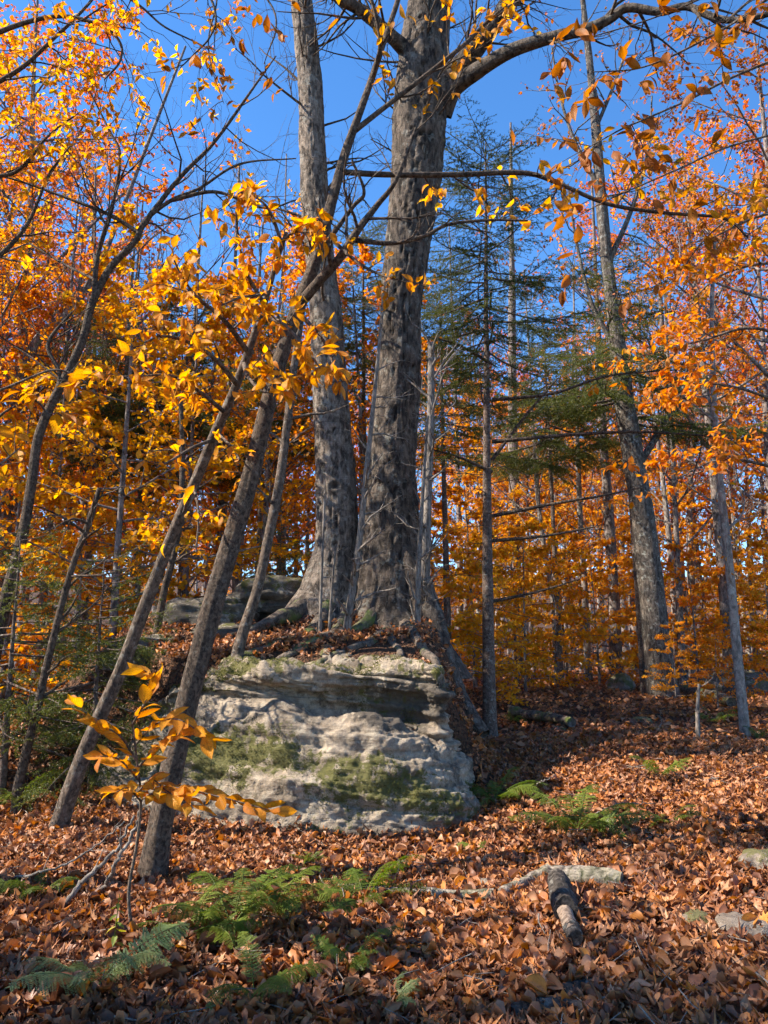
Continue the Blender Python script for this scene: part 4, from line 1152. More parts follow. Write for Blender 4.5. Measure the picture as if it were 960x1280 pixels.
slim('dead_spruce', 'grey dead spruce pole with broken top right of the largest birch', [(527, 830, 8.9, 7.5), (528, 790, 8.9, 6.5), (531, 720, 8.9, 6), (534, 640, 8.9, 5.6), (537, 560, 8.9, 5.2), (539, 480, 8.9, 4.6), (539, 428, 8.9, 4)], M['dead_wood'], 30, (0.2, 0.7), 75, t0=0.1, up=0.0)
slim('dead_sapling', 'bare dead stem rooted beside the buttress root', base_rows(522, 800, [(523, 720), (528, 620), (535, 520)], 4, 1.5, 8.6), M['dead_wood'], 16, (0.2, 0.6), 76, t0=0.2, up=0.0)
slim('sapling', 'crooked dark sapling standing behind the golden-leaved leaning sapling', base_rows(195, 800, [(205, 740), (218, 690), (226, 640), (228, 570), (226, 500)], 5, 3, 8.6), M['dark_bark'], 8, (0.3, 0.6), 77, t0=0.4)
slim('pale_sapling', 'slim pale sapling with smooth grey bark on the open right slope', base_rows(932, 925, [(925, 850), (916, 760), (910, 690), (902, 620), (895, 550), (891, 460), (890, 380), (894, 300)], 6.5, 2.5), M['grey_bark'], 12, (0.4, 0.9), 78, leafn=3, lmat=M['f_orange'], lsz=0.09, t0=0.35)
slim('snag', 'knee-high pale broken snag standing on the shaded slope', base_rows(873, 925, [(872, 885), (874, 855)], 3, 1.6), M['dead_wood'], 3, (0.1, 0.25), 79, t0=0.4)
slim('sapling', 'dark slanting dead spruce stem among the green boughs', [(22, 990, 6.9, 6.5), (28, 960, 6.9, 5.5), (45, 890, 6.9, 5), (66, 800, 6.9, 4.6), (90, 710, 6.9, 4), (112, 650, 6.9, 4), (124, 610, 6.9, 2.5)], M['dark_bark'], 14, (0.3, 0.8), 80, t0=0.25, up=-0.02)

# mid-distance trunks one can tell apart: px, py of the foot, then points up, half widths
mid = [
    (770, 835, [(768, 760), (764, 690), (758, 600), (752, 520), (748, 420)], 8, 5, 19, 'far_bark', 'dark straight trunk behind the lichened maple'),
    (735, 835, [(732, 760), (728, 690), (724, 620), (722, 540)], 4.5, 3, 19, 'far_pale', 'slender grey trunk between the spruce and the lichened maple'),
    (697, 835, [(692, 760), (683, 700), (674, 640), (668, 560)], 4, 2.5, 18, 'far_pale', 'thin pale trunk curving left beyond the spruce'),
    (648, 830, [(645, 740), (643, 640), (641, 530), (640, 420), (640, 330)], 8, 5, 21, 'far_bark', 'broad grey trunk just right of the spruce stem'),
    (846, 830, [(842, 740), (835, 660), (826, 580), (815, 500)], 4.5, 2.5, 20, 'far_pale', 'slim bare trunk right of the lichened maple'),
    (795, 835, [(793, 760), (795, 690), (798, 620), (800, 540)], 6, 4, 22, 'far_bark', 'reddish split trunk touching the lichened maple outline'),
    (868, 830, [(866, 760), (864, 700), (862, 620), (866, 540)], 4.5, 3, 23, 'far_pale', 'pale far trunk beyond the knee-high snag'),
    (878, 800, [(884, 700), (896, 620), (905, 560), (910, 480)], 2.6, 1.6, 22, 'far_bark', 'thin dark stem slanting right in the far wood'),
    (940, 840, [(930, 770), (922, 700), (915, 640)], 3, 2, 21, 'far_pale', 'thin pale stem above the round grey boulder'),
    (272, 760, [(275, 690), (279, 620), (284, 540), (288, 460)], 7, 5, 15, 'far_bark', 'dark upright trunk seen left of the leaning foreground tree'),
    (352, 760, [(354, 680), (352, 600), (350, 520), (352, 430)], 4, 2.5, 16, 'far_bark', 'thin dark trunk left of the slimmer birch'),
    (370, 740, [(370, 660), (368, 590), (365, 500)], 3, 2, 19, 'far_bark', 'thin far stem touching the slimmer birch edge'),
    (295, 760, [(297, 680), (300, 620), (306, 560)], 6, 4, 14, 'far_bark', 'short dark trunk by the mossy rock block'),
    (-5, 800, [(8, 620), (18, 500), (48, 425), (92, 385), (130, 320)], 9, 5, 13, 'far_bark', 'dark trunk bending right high among pink leaves'),
    (100, 820, [(106, 740), (114, 660), (120, 580), (118, 480)], 6, 4, 14, 'far_bark', 'dark trunk behind the small spruce boughs'),
    (155, 820, [(150, 740), (146, 650), (150, 560), (160, 460)], 5, 3, 16, 'far_bark', 'grey trunk in the golden foliage beyond the leaning sapling'),
    (598, 815, [(600, 720), (602, 640), (598, 560)], 4, 2.6, 24, 'far_pale', 'pale trunk left of the spruce stem in yellow leaves'),
    (575, 760, [(575, 680), (572, 600), (570, 520), (566, 420)], 4, 2.4, 26, 'far_bark', 'thin far trunk between largest birch and spruce'),
    (905, 820, [(908, 740), (912, 660), (918, 580), (926, 480)], 3.6, 2.4, 26, 'far_pale', 'far pale trunk behind the slim pale sapling'),
    (712, 820, [(712, 740), (708, 660), (712, 560), (716, 470)], 3.5, 2.4, 27, 'far_bark', 'far dark trunk beyond the thin curving one'),
    (820, 800, [(818, 720), (822, 620), (828, 520), (832, 420)], 3.2, 2.0, 28, 'far_bark', 'far trunk half hidden by the lichened maple'),
]
for k, (px, py, tops, r0, r1, D, mt, lab) in enumerate(mid):
    q = P(px, py, D); zg = Hs(q[0], D)
    pyg = py
    # drop the foot to the ground
    rows = [(px, py, D, r0)] + [(a, b, D, r0 + (r1 - r0) * (i + 1) / len(tops)) for i, (a, b) in enumerate(tops)]
    pts, rad = px_path(rows, 30)
    foot = np.array([pts[0][0] + (pts[0][0] - pts[5][0]) * .3, D, zg - 0.1])
    tip = pts[-1] + nrm(pts[-1] - pts[-6]) * 3.0 + [0, 0, 1.5]
    pts = smooth_path(np.vstack([foot, pts[2::4], pts[-1], tip]), 44)
    rad = np.interp(np.linspace(0, 1, 44), [0, .06, .8, 1], [rad[0] * 1.5, rad[0], rad[-1], rad[-1] * .3])
    org = np.array([foot[0], D, zg])
    root = thing('forest_tree', lab, 'tree', org, 'trunks standing in the wood behind')
    a = Acc(); rough_tube(a, pts, rad, 10, 0.08, 300 + k, 1, 0.004)
    part('trunk', a.mesh('forest_trunk', org, 'furrow'), M[mt], root)
    rgx = np.random.default_rng(300 + k)
    tw = Acc(); lvx = []
    bare_twigs(tw, pts, rad, 16, rgx, (0.8, 2.4), 0.35, 1, 2, lvx, up=0.12, nch=(3, 4), leafn=2, leafsz=0.11, rmin=0.006)
    part('twigs', tw.mesh('forest_twigs', org), M[mt], root, kind='stuff')
    if k % 3 != 2:
        part('crown', foliage_mesh('forest_crown', lvx, org, rgx), M[['f_orange', 'f_red', 'f_gold', 'f_rust'][k % 4]], root, kind='stuff')

# ================================================================ spruces
def needles(acc, P0, P1, rgx, per_m, ln=0.022, wd=0.006):
    seg = P1 - P0; Ls = np.linalg.norm(seg, axis=1)
    n = np.maximum(3, (Ls * per_m).astype(int))
    idx = np.repeat(np.arange(len(P0)), n)
    t = rgx.random(len(idx))[:, None]
    b = P0[idx] + seg[idx] * t
    ax = nrm(seg[idx])
    rad = nrm(np.cross(ax, rgx.normal(0, 1, b.shape)))
    d = nrm(ax * 0.6 + rad * 0.8 + [0, 0, 0.12]) * (ln * rgx.uniform(.7, 1.2, (len(idx), 1)))
    sd = nrm(np.cross(d, rgx.normal(0, 1, b.shape))) * wd * .5
    W = np.stack([b - sd, b + sd, b + d], 1).reshape(-1, 3)
    acc.add(W, T=np.arange(len(W)).reshape(-1, 3), A=np.repeat(rgx.random(len(P0))[idx] * 0.7 + rgx.random(len(idx)) * .25, 3))

def make_spruce(label, group, h, r, seed, live_from, maxlen, nb, dead_from=0.12, ndead=26, dens=170, shape=None, lean=(0, 0), deadlen=(0.4, 1.2), spread=0.55, ln=0.022, wd=0.006):
    rgx = np.random.default_rng(seed)
    root = thing('spruce_tree', label, 'tree', (0, 0, 0), group)
    a = Acc(); nd_ = Acc(); db = Acc()
    pts = trunk_path(h, lean, 0.02, rgx, 20)
    t = np.linspace(0, 1, 20)
    rough_tube(a, smooth_path(pts, 90), np.interp(np.linspace(0, 1, 90), t, r * (1 - .9 * t) + r * .35 * np.exp(-t * 30)), 18, 0.06, seed, 2, 0.002)
    S0, S1 = [], []
    for i in range(nb):
        tt = live_from + (0.99 - live_from) * ((i + rgx.random()) / nb) ** 0.9
        q, _ = along(pts, tt)
        u = (tt - live_from) / (1 - live_from)
        L = maxlen * (shape(u) if shape else (1 - u) ** .8) * rgx.uniform(.3, 1.2) + 0.12
        az = i * 2.399 + rgx.uniform(-1.2, 1.2)
        d = np.array([math.cos(az), math.sin(az), 0.0])
        side = np.array([-d[1], d[0], 0])
        k = 8
        s_ = np.linspace(0, 1, k + 1)
        drop = -0.45 * s_ * L * (1 - u) + rgx.uniform(.05, .28) * s_ ** 2 * L + 0.25 * u * s_ * L
        bp = q + d * (s_ * L)[:, None] + np.array([0, 0, 1.0]) * drop[:, None] + side * (0.08 * L * np.sin(s_ * 3 + i))[:, None]
        tube(a, bp, np.linspace(max(.005, .012 * L), .002, k + 1), 4)
        nl = max(5, int(L / 0.055))
        for j in range(nl):
            f = 0.18 + 0.82 * (j + rgx.random()) / nl
            b0, bd = along(bp, min(f, .999))
            sgn = 1 if j % 2 else -1
            ll = L * spread * (1 - f * .75) * rgx.uniform(.5, 1.1) + 0.05
            dd = nrm(bd * .75 + side * sgn * .8 + rgx.normal(0, .15, 3) + [0, 0, -.28])
            e = b0 + dd * ll
            S0.append(b0); S1.append(e)
            if ll > 0.16:
                for m in range(int(ll / 0.07)):
                    g_ = rgx.uniform(.25, .95); c0 = b0 + dd * ll * g_
                    cd = nrm(dd * .7 + nrm(np.cross(dd, [0, 0, 1])) * (1 if m % 2 else -1) * .7 + rgx.normal(0, .15, 3) + [0, 0, -.25])
                    S0.append(c0); S1.append(c0 + cd * ll * (1 - g_) * .7 + cd * .04)
        S0 += list(bp[3:-1]); S1 += list(bp[4:])
    needles(nd_, np.array(S0), np.array(S1), rgx, dens, ln, wd)
    for i in range(len(S0)):
        pass
    for i in range(ndead):
        tt = dead_from + (live_from + .15 - dead_from) * (i + rgx.random()) / ndead
        q, _ = along(pts, tt); az = i * 2.399 + rgx.uniform(-.6, .6)
        d = np.array([math.cos(az), math.sin(az), rgx.uniform(-.25, .12)])
        grow(db, q, d, rgx.uniform(*deadlen), 0.008, 1, rgx, None, -0.01, 0.10, (2, 4), (30, 60), 0, 0)
    part('trunk', a.mesh('spruce_trunk'), M['spruce_bark'], root)
    part('dead_branches', db.mesh('spruce_dead_branches'), M['dark_bark'], root, kind='stuff')
    part('needles', nd_.mesh('spruce_needles', attr='rnd', smooth=False), M['needle'], root, kind='stuff')
    return root
def seat(root, px, py, D=None, rotz=0):
    if D is None: D = G(px, py)[1]
    x = P(px, py, D)[0]
    root.location = (x, D, Hs(x, D)); root.rotation_euler[2] = rotz
    return root
DI = G(612, 925)[1]
zI = Hs(P(612, 925, DI)[0], DI); hI = P(615, 165, DI)[2] - zI
spI = seat(make_spruce('straight spruce with bare lower stem just right of the boulder', 'spruces in the wood', hI, 0.088, 81, (P(615, 470, DI)[2] - zI) / hI, 1.5, 110, 0.2, 34, 240, shape=lambda u: 0.36 + 0.8 * (1 - u) * (0.4 + u), lean=(0.012, 0), deadlen=(0.4, 1.4), spread=.45), 612, 925)
DK = Dj + 0.5
zK = Hs(P(806, 860, DK)[0], DK); hK = P(772, 300, DK)[2] - zK
spK = seat(make_spruce('bushy dark spruce with drooping boughs across the lichened maple', 'spruces in the wood', hK, 0.08, 82, (P(772, 520, DK)[2] - zK) / hK, 2.5, 80, 0.45, 26, 120, shape=lambda u: 0.30 + .75 * (1 - u), lean=(-0.02, 0), deadlen=(0.5, 1.6), spread=.36, ln=.032, wd=.010), 806, 860, DK)
spS = seat(make_spruce('small dark spruce with low sweeping boughs beside the slanting dead stem', 'spruces in the wood', 2.3, 0.035, 83, 0.25, 0.95, 46, 0.1, 10, 180, shape=lambda u: 0.3 + .8 * (1 - u)), 118, 905, 7.6)
copies = [
    (spS, 12, 870, 7.4, 1.15, 1.7, 'small dark spruce at the foot of the curving bare tree'),
    (spI, 455, 800, 12.2, 0.92, 2.0, 'spruce showing its boughs between the two birches'),
    (spK, 225, 790, 14.0, 0.86, 0.9, 'green spruce top peeping through the golden spray'),
    (spI, 560, 800, 15.5, 1.0, 4.0, 'slender spruce behind the dead grey pole'),
    (spK, 318, 800, 12.0, 0.62, 2.6, 'low spruce above the mossy rock block'),
    (spS, 350, 745, 10.6, 0.62, 0.4, 'seedling spruce on the rock block by the slimmer birch'),
    (spK, 700, 830, 17.5, 0.95, 5.0, 'far green spruce between the straight spruce and the maple'),
    (spI, 100, 830, 12.5, 0.8, 5.4, 'spruce half lost in orange foliage behind the small spruce'),
]
for src, px, py, D, sc, rz, lab in copies:
    x = P(px, py, D)[0]
    dup(src, (x, D, Hs(x, D) - 0.03), rz, sc, lab, 'spruces in the wood')

# ================================================================ the wood behind: prototypes and copies
protos = {}
def proto(key, *a, **k):
    protos[key] = make_tree(*a, **k); protos[key].location = (0, -500, 0); return protos[key]
proto('tall1', 'forest_tree', '', 'tree', 'trees of the wood behind', 15, 0.17, 201, M['f_red'], M['far_bark'], 0.36, 22, 0.25, 2, 8, 0.095, nch=(5, 7), leaf_lv=1)
proto('tall2', 'forest_tree', '', 'tree', 'trees of the wood behind', 13, 0.14, 202, M['f_orange'], M['far_bark'], 0.26, 22, 0.25, 2, 8, 0.095, nch=(5, 7), leaf_lv=1)
proto('bare1', 'forest_tree', '', 'tree', 'trees of the wood behind', 14, 0.15, 203, None, M['far_pale'], 0.35, 18, 0.28, 3, 0, 0.1, nch=(3, 5), up=0.1)
proto('bare2', 'forest_tree', '', 'tree', 'trees of the wood behind', 12, 0.11, 204, None, M['far_bark'], 0.3, 16, 0.30, 3, 0, 0.1, nch=(3, 5), up=0.12)
proto('beech1', 'forest_sapling', '', 'tree', 'young trees of the understory', 5.2, 0.05, 205, M['f_gold'], M['far_bark'], 0.12, 26, 0.30, 1, 26, 0.082, nch=(6, 8), flat=0.3, up=0.02, leaf_lv=1, ang=(55, 85))
proto('beech2', 'forest_sapling', '', 'tree', 'young trees of the understory', 3.4, 0.03, 206, M['f_yellow'], M['far_bark'], 0.08, 22, 0.36, 1, 26, 0.080, nch=(5, 7), flat=0.35, up=0.0, leaf_lv=1, ang=(55, 85))
proto('maple1', 'forest_sapling', '', 'tree', 'young trees of the understory', 7.5, 0.07, 207, M['f_orange'], M['far_bark'], 0.28, 24, 0.26, 2, 8, 0.088, nch=(5, 6), flat=0.15, leaf_lv=1)
CN = {'f_yellow': 'yellow', 'f_gold': 'golden', 'f_orange': 'orange', 'f_red': 'red', 'f_rust': 'rust brown'}
used = set()
def plant(key, x, y, rz, sc, leaf=None, lab=None, tilt=(0, 0), bark=None):
    kind = {'tall1': 'tall tree', 'tall2': 'tall broad tree', 'bare1': 'tall pale bare tree', 'bare2': 'dark bare tree', 'beech1': 'young beech', 'beech2': 'low bushy beech', 'maple1': 'young maple'}[key]
    mats = {}
    if leaf and 'bare' not in key: mats['crown'] = M[leaf]
    if bark: mats['trunk'] = M[bark]
    lf = leaf or {'tall1': 'f_red', 'tall2': 'f_orange', 'beech1': 'f_gold', 'beech2': 'f_yellow', 'maple1': 'f_orange'}.get(key)
    pxl = 480 + x / y * FPX * math.cos(R(PITCH))
    marks = [(-40, 'the out-reaching golden maple'), (40, 'the curving bare tree'), (118, 'the small dark spruce'), (215, 'the golden-leaved sapling'), (290, 'the leaning foreground tree'), (350, 'the boulder-top sapling'), (420, 'the slimmer birch'), (490, 'the largest birch'), (545, 'the dead grey pole'), (612, 'the straight spruce'), (685, 'the curving pale trunk'), (730, 'the slender grey trunk'), (768, 'the dark straight trunk'), (820, 'the lichened maple'), (872, 'the broken snag'), (915, 'the slim pale sapling'), (985, 'the rust-leaved maple')]
    near = min(marks, key=lambda m: abs(m[0] - pxl))[1]
    dist = 'just behind' if y < 14 else 'some way behind' if y < 20 else 'well behind' if y < 28 else 'far behind' if y < 45 else 'deep in the wood behind'
    if lab is None:
        lab = (kind + ' with thin twigs ' if 'bare' in key else CN[lf] + '-leaved ' + kind + ' ') + dist + ' ' + near
    src = protos[key]
    if key not in used:
        used.add(key); o = src
        o.location = (x, y, Hs(x, y)); o.rotation_euler = (tilt[0], tilt[1], rz); o.scale = (sc,) * 3; o['label'] = lab; o['group'] = 'trees of the wood behind'
        for ch in o.children:
            nm_ = ch.name.split('.')[0]
            if nm_ in mats:
                ch.material_slots[0].link = 'OBJECT'; ch.material_slots[0].material = mats[nm_]
        return o
    return dup(src, (x, y, Hs(x, y)), rz, sc, lab, 'trees of the wood behind', tilt, mats)
rgb = np.random.default_rng(91)
def pxy(px, D): return (px - 480) / FPX * D * 1.0 / math.cos(R(PITCH)) , D
# understory band: px, D, kind, leaf colour, scale
under = []
for (px, D, key, leaf, sc) in [
        (150, 9.6, 'beech1', 'f_yellow', 1.0), (235, 11.0, 'beech1', 'f_yellow', 1.05), (70, 11.5, 'beech1', 'f_yellow', 1.0), (20, 10.5, 'beech1', 'f_orange', .85),
        (110, 10.2, 'beech2', 'f_gold', .9), (300, 13.5, 'beech1', 'f_orange', .9), (-20, 13, 'maple1', 'f_orange', 1.0), (180, 14, 'maple1', 'f_gold', 1.0),
        (350, 15.5, 'maple1', 'f_orange', 1.0), (330, 11.2, 'maple1', 'f_orange', .8), (455, 11.6, 'maple1', 'f_orange', .85), (60, 15.5, 'maple1', 'f_red', 1.15), (385, 18, 'maple1', 'f_red', 1.1),
        (600, 13.6, 'beech2', 'f_yellow', .85), (560, 14.5, 'beech2', 'f_gold', 1.0), (650, 15.5, 'beech2', 'f_gold', 1.0), (690, 17, 'beech2', 'f_yellow', 1.0), (740, 18, 'beech2', 'f_gold', 1.0),
        (590, 17.5, 'beech1', 'f_gold', .9), (640, 20, 'beech1', 'f_yellow', 1.0), (700, 21, 'beech1', 'f_yellow', 1.0), (760, 20, 'beech1', 'f_gold', .95), (530, 19, 'beech1', 'f_orange', 1.0),
        (800, 19, 'beech2', 'f_gold', 1.0), (860, 17, 'beech2', 'f_orange', .9), (900, 18, 'beech2', 'f_yellow', 1.0), (950, 16.5, 'beech2', 'f_gold', 1.0), (985, 17, 'beech1', 'f_gold', .9),
        (850, 21, 'beech1', 'f_gold', .95), (920, 22, 'beech1', 'f_yellow', 1.0), (880, 12.8, 'beech2', 'f_orange', .45), (830, 13.9, 'beech2', 'f_gold', .4), (960, 13.0, 'beech2', 'f_orange', .5),
        (660, 23, 'maple1', 'f_yellow', 1.1), (720, 24, 'maple1', 'f_gold', 1.2), (600, 22, 'maple1', 'f_gold', 1.2), (800, 24, 'maple1', 'f_gold', 1.2), (870, 25, 'maple1', 'f_red', 1.2), (950, 24, 'maple1', 'f_orange', 1.2),
        (450, 24, 'maple1', 'f_red', 1.1), (300, 20, 'maple1', 'f_red', 1.2), (240, 22, 'maple1', 'f_orange', 1.1), (120, 20, 'maple1', 'f_red', 1.2), (10, 20, 'maple1', 'f_red', 1.2)]:
    x, y = pxy(px, D)
    plant(key, x, y, rgb.uniform(0, 6.28), sc * rgb.uniform(.92, 1.08), leaf)
for (px, D, key, leaf, sc) in [
        (150, 13.5, 'bare2', None, .8), (235, 14.5, 'bare2', None, .85), (330, 16, 'bare2', None, .85), (60, 13, 'bare2', None, .8), (840, 17, 'bare2', None, .8),
        (20, 15, 'tall1', 'f_red', .95), (110, 19, 'tall2', 'f_orange', 1.0), (-60, 13, 'tall2', 'f_orange', .9), (900, 17, 'tall1', 'f_orange', .9), (960, 19, 'tall2', 'f_red', 1.0), (1010, 15, 'tall1', 'f_rust', .95), (845, 22, 'tall1', 'f_red', 1.0),
        (-40, 17, 'tall1', 'f_red', .85), (40, 22, 'tall1', 'f_red', .9), (130, 25, 'tall2', 'f_red', .9), (200, 30, 'tall1', 'f_red', .85), (260, 27, 'bare1', None, .9), (330, 30, 'tall2', 'f_orange', .8),
        (90, 18, 'bare2', None, .95), (170, 21, 'bare1', None, .9), (30, 28, 'bare1', None, 1.0), (300, 34, 'bare2', None, 1.0), (420, 30, 'tall1', 'f_red', .8),
        (580, 28, 'tall1', 'f_red', .85), (640, 30, 'tall2', 'f_red', .9), (690, 27, 'tall2', 'f_gold', .8), (745, 30, 'tall1', 'f_orange', .85), (810, 26, 'tall2', 'f_gold', .8), (870, 28, 'tall1', 'f_orange', .85), (930, 25, 'tall2', 'f_orange', .85), (990, 24, 'tall1', 'f_red', .9),
        (700, 34, 'bare1', None, .95), (780, 36, 'bare2', None, 1.0), (850, 33, 'bare1', None, 1.0), (910, 32, 'bare2', None, 1.1), (960, 30, 'bare1', None, 1.0), (610, 36, 'bare2', None, 1.0), (540, 33, 'bare1', None, .9), (470, 36, 'bare2', None, .9)]:
    x, y = pxy(px, D)
    plant(key, x, y, rgb.uniform(0, 6.28), sc * rgb.uniform(.95, 1.05), leaf)
# the wood goes on past both edges of the frame
for (px, D, key, leaf, sc) in [(1090, 16, 'beech1', 'f_rust', .95), (1130, 21, 'tall2', 'f_gold', .85), (1200, 17, 'maple1', 'f_yellow', 1.0), (1260, 22, 'tall1', 'f_orange', .9), (1330, 18, 'beech1', 'f_orange', 1.0), (1420, 23, 'tall2', 'f_rust', .9), (1180, 26, 'maple1', 'f_red', 1.2), (-180, 18, 'maple1', 'f_rust', 1.1), (-240, 22, 'tall1', 'f_gold', .9)]:
    x, y = pxy(px, D)
    plant(key, x, y, rgb.uniform(0, 6.28), sc, leaf)
keys = ['tall1', 'tall2', 'bare1', 'bare2', 'maple1', 'beech1']
for i in range(72):
    D = rgb.uniform(34, 85); px = rgb.uniform(-120, 1080)
    x, y = pxy(px, D); key = keys[rgb.integers(6)]
    plant(key, x, y, rgb.uniform(0, 6.28), rgb.uniform(.8, 1.1), ['f_gold', 'f_red', 'f_gold', 'f_yellow', 'f_orange'][rgb.integers(5)])
# the wood goes on to the left of the frame: these trees throw the dappled shade
for (x, y, key, leaf, sc, lab) in [
        (-4.8, 1.7, 'beech1', 'f_gold', 1.0, 'young golden beech of the wood uphill of the low-twigged sapling'),
        (-8.3, 2.2, 'tall2', 'f_orange', .8, 'broad orange tree of the wood, uphill of the low-twigged sapling'),
        (-6.4, 2.2, 'maple1', 'f_gold', .95, 'young golden maple of the wood uphill of the low-twigged sapling'),
        (-6.9, 10.0, 'tall1', 'f_gold', .75, 'tall golden tree close uphill of the small dark spruce'),
        (-12, 8.4, 'bare1', None, .95, 'tall bare tree uphill of the curving bare tree'),
        (-8.4, 10.6, 'tall2', 'f_orange', .8, 'broad orange tree standing uphill of the small dark spruce'),
        (-13, 13, 'tall1', 'f_red', .9, 'tall red tree standing uphill of the small dark spruce'),
        (-12.5, 1.0, 'tall1', 'f_orange', .9, 'tall orange tree of the wood above the low-twigged sapling')]:
    plant(key, x, y, rgb.uniform(0, 6.28), sc, leaf, lab)

# long dead and half-green boughs of the straight spruce reaching right over the slope
oI = np.array(spI.location); rgs = np.random.default_rng(131)
for k, rows in enumerate([
        [(615, 552, DI, 3), (660, 548, DI - .1, 2.6), (720, 543, DI - .2, 2.2), (790, 540, DI - .3, 1.8), (860, 543, DI - .4, 1.4), (935, 550, DI - .5, .9)],
        [(615, 645, DI, 2.6), (690, 630, DI - .1, 2), (750, 620, DI - .2, 1.5), (800, 610, DI - .2, .8)],
        [(615, 676, DI, 2.4), (680, 670, DI - .1, 1.8), (745, 658, DI - .2, .9)],
        [(615, 752, DI, 2.2), (670, 740, DI - .1, 1.6), (725, 724, DI - .2, .8)],
        [(615, 575, DI, 2.4), (655, 522, DI - .1, 1.8), (697, 473, DI - .2, .9)],
        [(615, 500, DI, 2.6), (690, 492, DI - .2, 2), (760, 470, DI - .3, 1.5), (850, 462, DI - .4, .9)],
        [(615, 590, DI, 2.2), (570, 570, DI - .2, 1.6), (530, 560, DI - .3, .8)],
        [(615, 455, DI, 2.4), (570, 430, DI - .2, 1.8), (530, 420, DI - .3, .9)]]):
    lp, lr = px_path(rows, 30)
    a = Acc(); tube(a, lp, lr, 6)
    S0, S1 = [], []
    for i in range(16):
        q, d = along(lp, .15 + .84 * (i + rgs.random()) / 16)
        sd = nrm(np.cross(d, [0, 0, 1])) * (1 if i % 2 else -1)
        dd = nrm(d * .6 + sd * .8 + rgs.normal(0, .2, 3) + [0, 0, -.15]); L = rgs.uniform(.12, .42)
        tube(a, np.array([q, q + dd * L * .5 + rgs.normal(0, .02, 3), q + dd * L]), np.array([.004, .003, .0015]), 3)
        if i > (7 if k in (0, 5) else 4 if k > 5 else 99):
            S0.append(q); S1.append(q + dd * L)
            for m in range(4):
                f = rgs.uniform(.3, 1); c0 = q + dd * L * f; cd = nrm(dd + rgs.normal(0, .6, 3) + [0, 0, -.3])
                S0.append(c0); S1.append(c0 + cd * rgs.uniform(.06, .18))
    bo = part('bough', a.mesh('spruce_bough', oI), M['dark_bark'], spI)
    if S0:
        nn_ = Acc(); needles(nn_, np.array(S0), np.array(S1), rgs, 420)
        part('needles', nn_.mesh('bough_needles', oI, 'rnd', False), M['needle'], bo, kind='stuff')

# ================================================================ ferns
def frond_mesh(name, seed, rise, arch, width, npair=24):
    r_ = np.random.default_rng(seed)
    acc = Acc()
    s_ = np.linspace(0, 1, 26)
    def axis_pt(t):
        return np.array([0.06 * math.sin(t * 4 + seed) * t, t * (1 - 0.14 * t * arch), rise * t - arch * t * t * 0.55])
    rp = np.array([axis_pt(t) for t in s_])
    tube(acc, rp, np.linspace(0.007, 0.0015, 26), 4)
    pos, dr, nm, sz = [], [], [], []
    tv = []
    for i in range(npair):
        t = 0.14 + 0.86 * i / (npair - 1)
        q = axis_pt(t); d = nrm(axis_pt(min(1, t + .02)) - axis_pt(t - .02))
        L = width * (math.sin(math.pi * (0.16 + 0.80 * ((t - .14) / .86) ** .8)) ** 1.0) * r_.uniform(.72, 1.12) + .012
        for sg in (-1, 1):
            if r_.random() < .06: continue
            side = nrm(np.cross(d, [0, 0, 1])) * sg
            pd = nrm(side + d * (.45 + r_.normal(0, .12)) + np.array([0, 0, -.15 + r_.normal(0, .16)]))
            e = q + pd * L + np.array([0, 0, -.30 * L])
            w = 0.006
            up = nrm(np.cross(pd, d) * sg + [0, 0, .5])
            npn = max(4, int(L / 0.016))
            for j in range(npn):
                f = (j + .6) / npn
                b = q + (e - q) * f
                pl = min(0.046, 0.26 * L) * (1 - f * .8) + .006
                for s2 in (-1, 1):
                    pp = nrm(np.cross(pd, up) * s2 + pd * .5)
                    ac = pd * 0.0105
                    tip = b + pp * pl + up * r_.normal(0, .002)
                    tv.append((b - ac * .8, b + pp * pl * .55 - ac * .9, tip, b + pp * pl * .6 + ac * 1.0))
    W = np.array(tv).reshape(-1, 3)
    acc.add(W, Q=np.arange(len(W)).reshape(-1, 4), A=np.repeat(r_.random(len(tv)) * .25, 4))
    return acc.mesh(name, attr='rnd')
FR = [frond_mesh('frond_%d' % i, 400 + i, *a) for i, a in enumerate([(0.85, 0.95, .21), (1.05, 1.25, .18), (0.65, 0.75, .23), (1.2, 1.35, .17), (0.75, 1.15, .20), (0.95, 1.15, .14), (0.55, 0.95, .16), (1.1, 1.5, .19)])]
for f in FR: f.materials.append(M['fern'])
rgf = np.random.default_rng(95)
def fern(px, py, size, n, label, pale=False, spread=6.28, face=0.0, up=0.0):
    g = G(px, py) + [0, 0, .02]; size = size * 1.15
    root = thing('fern', label, 'fern', g, 'ferns on the forest floor')
    for k in range(n + 2):
        a = face + (k / max(1, n) - .5 + .5 / n) * spread + rgf.uniform(-.25, .25)
        o = bpy.data.objects.new('frond', FR[rgf.integers(len(FR))]); col.objects.link(o)
        o.parent = root
        o.rotation_euler = (R(rgf.uniform(-8, 14)) + up, R(rgf.uniform(-28, 28)), a)
        s_ = size * rgf.uniform(.45, 1.05); o.scale = (s_, s_, s_)
        if pale:
            o.material_slots[0].link = 'OBJECT'; o.material_slots[0].material = M['fern_pale']
